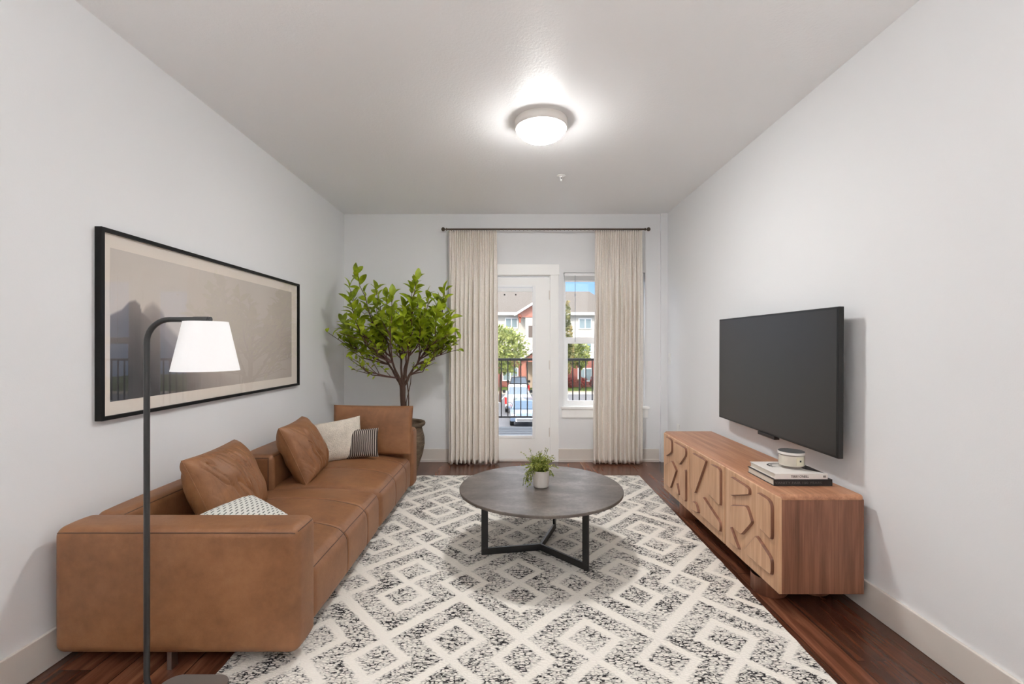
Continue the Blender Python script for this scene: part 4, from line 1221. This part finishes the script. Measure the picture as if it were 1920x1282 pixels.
# ------------------------------------------------------------------ coffee table
TX, TY = 0.188, 2.85
tb = thing('coffee_table', 'round dark stone topped coffee table with black metal frame on the rug', 'coffee table', (TX, TY, 0.0105))
MB().lathe([(0.001, 0.389), (0.494, 0.389), (0.501, 0.392), (0.502, 0.405), (0.499, 0.408), (0.001, 0.408)], (TX, TY, 0), 128, caps=False).build('tabletop', M['tabletop'], tb, smooth=True, angle=30)
R, bw, bt = 0.37, 0.040, 0.014
angs = [math.atan2(-0.27, 0.25), math.atan2(-0.065, -0.36), math.atan2(0.35, 0.125)]
for a in angs:
    d = Vector((cos(a), sin(a), 0)); s = Vector((-sin(a), cos(a), 0)) * (bt / 2)
    def slab(mb, r0, r1, z0, z1):
        vs = []
        for z in (z0, z1):
            for (r, k) in ((r0, -1), (r1, -1), (r1, 1), (r0, 1)):
                vs.append(tuple(Vector((TX, TY, z)) + d * r + s * k))
        mb.add(vs, [(0, 3, 2, 1), (4, 5, 6, 7), (0, 1, 5, 4), (1, 2, 6, 5), (2, 3, 7, 6), (3, 0, 4, 7)])
    mb = MB(); slab(mb, R - bw, R, 0.0505, 0.389)
    mb.build('leg', M['black'], tb, bevel=0.0015)
    mb = MB(); slab(mb, 0.0, R, 0.0105, 0.0505)
    mb.build('floor_bar', M['black'], tb, bevel=0.0015)
MB().box((TX - 0.09, TY - 0.09, 0.379), (TX + 0.09, TY + 0.09, 0.389)).build('mounting_plate', M['black'], tb)

hx, hy, hz = 0.19, 2.845, 0.4085
hb = thing('potted_herb', 'small trailing green plant in a white pot on the coffee table', 'plant', (hx, hy, hz))
MB().lathe([(0.001, 0.0), (0.044, 0.0), (0.0465, 0.003), (0.047, 0.01), (0.0525, 0.098), (0.0525, 0.101), (0.050, 0.101), (0.0475, 0.088), (0.001, 0.086)], (hx, hy, hz), 48, caps=False).build('pot', mat('white_ceramic', srgb(206, 200, 194), 0.45), hb, smooth=True)
MB().lathe([(0.001, 0.092), (0.03, 0.093), (0.0475, 0.089), (0.0475, 0.084)], (hx, hy, hz), 24, caps=False).build('soil', M['soil'], hb, smooth=True)
rnd = random.Random(5)
st = MB(); lv = MB()
def herb_stem(dirx, diry, length, droop, n):
    p = Vector((hx + dirx * 0.03 * rnd.random(), hy + diry * 0.03 * rnd.random(), hz + 0.088)); v = Vector((dirx * 0.7, diry * 0.7, 1.2 * (1 - droop * 0.2))).normalized()
    q = [p.copy()]
    for i in range(8):
        p = p + v * (length / 8); q.append(p.copy()); v = (v + Vector((rnd.uniform(-0.1, 0.1), rnd.uniform(-0.1, 0.1), -droop * 0.28))).normalized()
    st.tube(q, 0.0007, 4)
    for j in range(n):
        k = rnd.uniform(1.0, 8); a = int(min(k, 7)); c = q[a].lerp(q[a + 1], k - a)
        d = Vector((rnd.uniform(-1, 1), rnd.uniform(-1, 1), rnd.uniform(-0.2, 1))).normalized(); e = d.orthogonal().normalized(); s_ = rnd.uniform(0.0028, 0.0050)
        c = c + d * 0.004
        lv.add([c - d * s_, c - d * s_ * 0.3 + e * s_ * 0.85, c + d * s_ * 0.7 + e * s_ * 0.6, c + d * s_, c + d * s_ * 0.7 - e * s_ * 0.6, c - d * s_ * 0.3 - e * s_ * 0.85], [(0, 1, 2, 3), (0, 3, 4, 5)])
for i in range(170):
    a = rnd.uniform(0, 2 * pi); r = rnd.random() ** 0.6
    herb_stem(cos(a) * r, sin(a) * r, rnd.uniform(0.06, 0.125), rnd.uniform(0.1, 0.9), 16)
for i in range(16):
    a = pi + rnd.uniform(-0.7, 0.7); herb_stem(cos(a), sin(a), rnd.uniform(0.12, 0.17), rnd.uniform(1.4, 2.4), 22)
for i in range(6):
    a = rnd.uniform(-0.7, 0.7); herb_stem(cos(a), sin(a), rnd.uniform(0.09, 0.12), rnd.uniform(1.4, 2.2), 16)
herb_stem(0.45, 0, 0.155, -0.1, 16); herb_stem(0.35, 0.2, 0.15, 0.0, 14); herb_stem(-0.85, 0, 0.17, 0.3, 18); herb_stem(-0.7, 0.1, 0.15, 0.3, 18); herb_stem(-0.2, 0.1, 0.135, 0, 14)
st.build('stems', mat('herb_stem', srgb(120, 124, 60), 0.7), hb)
lv.build('foliage', M['herb'], hb, fix=False)

# ------------------------------------------------------------------ console
CX0, CX1, CY0, CY1, CZ0, CZ1 = 1.283, 1.69, 2.19, 3.84, 0.09, 0.567
con = thing('media_console', 'long walnut media console with carved door fronts under the television', 'console', ((CX0 + CX1) / 2, (CY0 + CY1) / 2, 0))
def side_poly(x0, x1, z0, z1, rl, rr, n=8):
    out = [(x0, z0), (x1, z0)]
    for i in range(n + 1): a = i / n * pi / 2; out.append((x1 - rr + rr * cos(a), z1 - rr + rr * sin(a)))
    for i in range(n + 1): a = pi / 2 + i / n * pi / 2; out.append((x0 + rl + rl * cos(a), z1 - rl + rl * sin(a)))
    return out
tt = 0.022
# wrap-around top with waterfall edge
mb = MB(); n = 8
def top_profile():
    pass
def warp_c(p, nrm): return p
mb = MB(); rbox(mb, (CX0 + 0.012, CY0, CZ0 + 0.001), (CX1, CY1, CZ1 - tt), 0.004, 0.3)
mb.build('carcass', M['walnut_shaded'], con, smooth=True)
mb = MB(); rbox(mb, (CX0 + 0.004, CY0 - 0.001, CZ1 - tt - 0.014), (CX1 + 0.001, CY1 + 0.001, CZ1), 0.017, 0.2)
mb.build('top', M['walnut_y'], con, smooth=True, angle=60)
reliefs = [
 [[(3.769, 0.539), (3.645, 0.539), (3.616, 0.524), (3.616, 0.448), (3.645, 0.424), (3.754, 0.374)], [(3.577, 0.536), (3.344, 0.536), (3.314, 0.524), (3.314, 0.48), (3.451, 0.381), (3.577, 0.423)], [(3.616, 0.376), (3.52, 0.326), (3.52, 0.316), (3.645, 0.147), (3.79, 0.142), (3.79, 0.293)], [(3.506, 0.24), (3.451, 0.151), (3.558, 0.15)], [(3.344, 0.38), (3.326, 0.374), (3.326, 0.144), (3.439, 0.148), (3.43, 0.308)]],
 [[(3.208, 0.533), (2.986, 0.533), (2.986, 0.519), (3.162, 0.257), (3.223, 0.281)], [(2.92, 0.53), (2.804, 0.533), (2.775, 0.525), (2.777, 0.305), (2.959, 0.328)], [(3.208, 0.197), (3.14, 0.202), (3.096, 0.146), (3.223, 0.127)], [(3.033, 0.287), (2.775, 0.208), (2.781, 0.145), (3.068, 0.148)]],
 [[(2.655, 0.527), (2.46, 0.522), (2.441, 0.514), (2.441, 0.487), (2.46, 0.478), (2.658, 0.41)], [(2.658, 0.358), (2.466, 0.42), (2.417, 0.357), (2.417, 0.343), (2.526, 0.235), (2.635, 0.242)], [(2.655, 0.241), (2.545, 0.142), (2.676, 0.134)], [(2.37, 0.526), (2.262, 0.524), (2.233, 0.505), (2.233, 0.329), (2.36, 0.35)], [(2.376, 0.3), (2.233, 0.241), (2.233, 0.157), (2.472, 0.152), (2.496, 0.174)]]]
def chaikin(p, k=2):
    for _ in range(k):
        q = []
        for i in range(len(p)):
            a, b = Vector(p[i]), Vector(p[(i + 1) % len(p)])
            L = (b - a).length; c = min(0.25, 0.012 / max(L, 1e-4))
            q += [a.lerp(b, c), a.lerp(b, 1 - c)]
        p = q
    return [tuple(v) for v in p]
def inset(p, d):
    n = len(p); out = []
    cen = Vector((sum(q[0] for q in p) / n, sum(q[1] for q in p) / n))
    for i in range(n):
        a, b, c = Vector(p[i - 1]), Vector(p[i]), Vector(p[(i + 1) % n])
        e1 = (b - a).normalized(); e2 = (c - b).normalized()
        n1 = Vector((-e1.y, e1.x)); n2 = Vector((-e2.y, e2.x))
        if n1.dot(cen - b) < 0: n1 = -n1
        if n2.dot(cen - b) < 0: n2 = -n2
        m = (n1 + n2).normalized(); out.append(tuple(b + m * (d / max(0.5, m.dot(n1)))))
    return out
bounds = [(3.298, CY1 - 0.001), (2.748, 3.290), (CY0 + 0.001, 2.740)]
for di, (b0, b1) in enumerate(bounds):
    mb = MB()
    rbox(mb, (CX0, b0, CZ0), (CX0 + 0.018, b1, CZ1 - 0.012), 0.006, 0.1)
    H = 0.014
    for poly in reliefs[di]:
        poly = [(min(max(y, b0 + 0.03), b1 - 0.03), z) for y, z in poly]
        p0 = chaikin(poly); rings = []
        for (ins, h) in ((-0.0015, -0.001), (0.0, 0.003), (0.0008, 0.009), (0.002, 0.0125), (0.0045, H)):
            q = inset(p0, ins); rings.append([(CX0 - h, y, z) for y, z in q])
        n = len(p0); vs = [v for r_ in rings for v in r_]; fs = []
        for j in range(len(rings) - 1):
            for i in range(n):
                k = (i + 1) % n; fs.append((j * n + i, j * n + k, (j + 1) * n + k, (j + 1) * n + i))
        mb.cur = 1; mb.add(vs, fs); mb.cur = 0  # relief edges get the darker wood, shade put into their colour
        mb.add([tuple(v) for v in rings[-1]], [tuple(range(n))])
    mb.build('door', [M['oak'], M['walnut_shaded']], con, smooth=True, angle=45)['label'] = 'pale oak door with carved angular relief'
for (x, y) in ((1.352, 2.40), (1.585, 2.42), (1.365, 3.46), (1.585, 3.46)):
    MB().lathe([(0.001, 0), (0.080, 0.0), (0.085, 0.006), (0.085, 0.0895)], (x, y, 0.0), 40, caps=False).build('leg', M['walnut_shaded'], con, smooth=True)

# ------------------------------------------------------------------ books and candle
zc = CZ1 + 0.0005
def book(name, label, x0, x1, y0, y1, z0, z1, cover, pages):
    t = thing(name, label, 'book', ((x0 + x1) / 2, (y0 + y1) / 2, z0))
    c = 0.003
    MB().box((x0, y0, z0), (x1, y1, z0 + c)).box((x0, y0, z1 - c), (x1, y1, z1)).box((x0, y0, z0 + c), (x1, y0 + c, z1 - c)).build('cover', cover, t, bevel=0.0008)
    MB().box((x0 + 0.004, y0 + c, z0 + c), (x1 - 0.004, y1 - 0.005, z1 - c)).build('pages', pages, t)
    return t
pages = mat('book_pages', srgb(214, 206, 192), 0.9)
blk = book('book', 'thick black hardcover book lying flat on the console, lower of the two', 1.336, 1.634, 2.327, 2.585, zc, zc + 0.033, mat('black_cover', srgb(30, 28, 28), 0.5), pages)
wht = book('book', 'white hardcover book with black drawing on its cover, on top of the black book', 1.345, 1.612, 2.329, 2.577, zc + 0.0333, zc + 0.0613, mat('white_cover', srgb(226, 221, 215), 0.45), pages)
def text_mesh(name, body, size, loc, rot, m, parent, xscale=1.0, bold=0.0):
    cu = bpy.data.curves.new(name, 'FONT'); cu.body = body; cu.size = size; cu.align_x = 'LEFT'; cu.extrude = 0.0003; cu.offset = bold
    ob = bpy.data.objects.new(name + '_tmp', cu); COL.objects.link(ob)
    bpy.context.view_layer.update()
    me = bpy.data.meshes.new_from_object(ob.evaluated_get(bpy.context.evaluated_depsgraph_get()))
    bpy.data.objects.remove(ob)
    o = bpy.data.objects.new(name, me); COL.objects.link(o); me.materials.clear(); me.materials.append(m)
    o.location = loc; o.rotation_euler = rot; o.scale = (xscale, 1, 1)
    o.parent = parent; o.matrix_parent_inverse = parent.matrix_basis.inverted()
    return o
text_mesh('spine_title', "TERRY O'NEILL", 0.0175, (1.424, 2.3286, zc + 0.0410), (pi / 2, 0, 0), mat('grey_ink', srgb(92, 82, 76), 0.7), wht, 0.78, 0.0004)
MB().box((1.588, 2.3284, zc + 0.043), (1.602, 2.329, zc + 0.0465)).box((1.588, 2.3284, zc + 0.048), (1.602, 2.329, zc + 0.0515)).build('publisher_mark', bpy.data.materials['grey_ink'], wht)
text_mesh('spine_title', "VANITY FAIR 100 YEARS", 0.0165, (1.342, 2.3266, zc + 0.0105), (pi / 2, 0, 0), mat('faint_ink', srgb(88, 84, 82), 0.6), blk, 1.36)
# cover drawing: looping ink strokes and a dark wedge
ink = mat('black_ink', srgb(30, 30, 32), 0.6)
def stroke(mb, pts, w, z):
    n = len(pts)
    vs = []
    for i, p in enumerate(pts):
        a = Vector(pts[max(0, i - 1)]); b = Vector(pts[min(n - 1, i + 1)]); d = (b - a).normalized(); s_ = Vector((-d.y, d.x)) * w * (0.25 + 0.75 * sin(pi * (i + 0.5) / n))
        vs += [(p[0] - s_.x, p[1] - s_.y, z), (p[0] + s_.x, p[1] + s_.y, z)]
    mb.add(vs, [(2 * i, 2 * i + 1, 2 * i + 3, 2 * i + 2) for i in range(n - 1)])
mb = MB(); z = zc + 0.0617
def arc(cx_, cy_, rx, ry, a0, a1, n=18): return [(cx_ + rx * cos(radians(a0 + (a1 - a0) * i / n)), cy_ + ry * sin(radians(a0 + (a1 - a0) * i / n))) for i in range(n + 1)]
stroke(mb, arc(1.455, 2.49, 0.055, 0.045, 60, 230), 0.004, z)
stroke(mb, arc(1.46, 2.485, 0.045, 0.036, 70, 250), 0.0025, z + 0.0001)
stroke(mb, arc(1.45, 2.50, 0.04, 0.03, 100, 300), 0.0018, z + 0.0002)
stroke(mb, [(1.415, 2.50), (1.40, 2.48), (1.405, 2.455)], 0.003, z)
mb.add([(1.603, 2.336, z), (1.607, 2.565, z), (1.565, 2.565, z), (1.56, 2.47, z), (1.545, 2.42, z)], [(0, 1, 2, 3, 4)])
mb.build('cover_art', ink, wht, fix=False)

kx_, ky_, kz = 1.504, 2.456, zc + 0.0625
cd = thing('candle', 'round cream candle jar with dark grey lid standing on the white book', 'candle', (kx_, ky_, kz))
MB().lathe([(0.001, 0.0), (0.056, 0.0), (0.0615, 0.004), (0.0625, 0.012), (0.0625, 0.083), (0.0605, 0.083), (0.0605, 0.014), (0.001, 0.012)], (kx_, ky_, kz), 56, caps=False).build('glass_jar', M['jar_glass'], cd, smooth=True)
MB().lathe([(0.001, 0.0135), (0.057, 0.0135), (0.0598, 0.018), (0.0598, 0.068), (0.001, 0.068)], (kx_, ky_, kz), 48, caps=False).build('wax', mat('cream_wax', srgb(246, 238, 226), 0.5), cd, smooth=True)
MB().lathe([(0.0600, 0.0725), (0.0638, 0.0725), (0.0638, 0.084), (0.063, 0.086)], (kx_, ky_, kz), 56, caps=False).build('lid_rim', M['nickel'], cd, smooth=True)
MB().lathe([(0.001, 0.074), (0.0625, 0.074), (0.0625, 0.087), (0.001, 0.0875)], (kx_, ky_, kz), 56, caps=False).build('lid', mat('lid_grey', srgb(92, 92, 92), 0.5, 0.3), cd, smooth=True)
def curved(mb, a0, a1, z0, z1, r, n=8):
    vs = []
    for i in range(n + 1):
        a = radians(a0 + (a1 - a0) * i / n); vs += [(kx_ + r * cos(a), ky_ + r * sin(a), kz + z0), (kx_ + r * cos(a), ky_ + r * sin(a), kz + z1)]
    mb.add(vs, [(2 * i, 2 * i + 2, 2 * i + 3, 2 * i + 1) for i in range(n)])
mb = MB(); curved(mb, 260, 302, 0.022, 0.064, 0.0630); lb = mb.build('label_sticker', mat('label_cream', srgb(226, 220, 196), 0.7), cd, fix=False)
mb = MB(); curved(mb, 275, 284, 0.040, 0.049, 0.0633, 3); mb.build('label_mark', M['black'], lb, fix=False)

# ------------------------------------------------------------------ television
tv = thing('television', 'large black flat screen television mounted on the right wall', 'television', (XR - 0.05, 2.935, 1.10))
vx, VZ0, VZ1, VY0, VY1 = 1.633, 0.719, 1.4795, 2.283, 3.588
MB().box((vx, VY0, VZ0), (vx + 0.027, VY1, VZ1)).build('housing', mat('tv_black', srgb(20, 19, 18), 0.4), tv, bevel=0.003)
bz_ = 0.012
MB().box((vx - 0.0012, VY0 + bz_, VZ0 + bz_), (vx + 0.0005, VY1 - bz_, VZ1 - bz_)).build('screen', mat('screen_glass', srgb(44, 41, 38), 0.34, spec=0.55), tv)
MB().box((vx - 0.004, 2.83, VZ0 - 0.021), (vx + 0.03, 3.02, VZ0)).build('sensor_bar', mat('sensor_black', srgb(30, 27, 26), 0.4), tv, bevel=0.003)
MB().box((vx + 0.027, 2.7, 0.95), (vx + 0.05, 3.2, 1.28)).box((vx + 0.05, 2.8, 1.0), (XR - 0.002, 3.1, 1.22)).build('wall_bracket', M['black'], tv)
tv.rotation_euler.x = 0.008
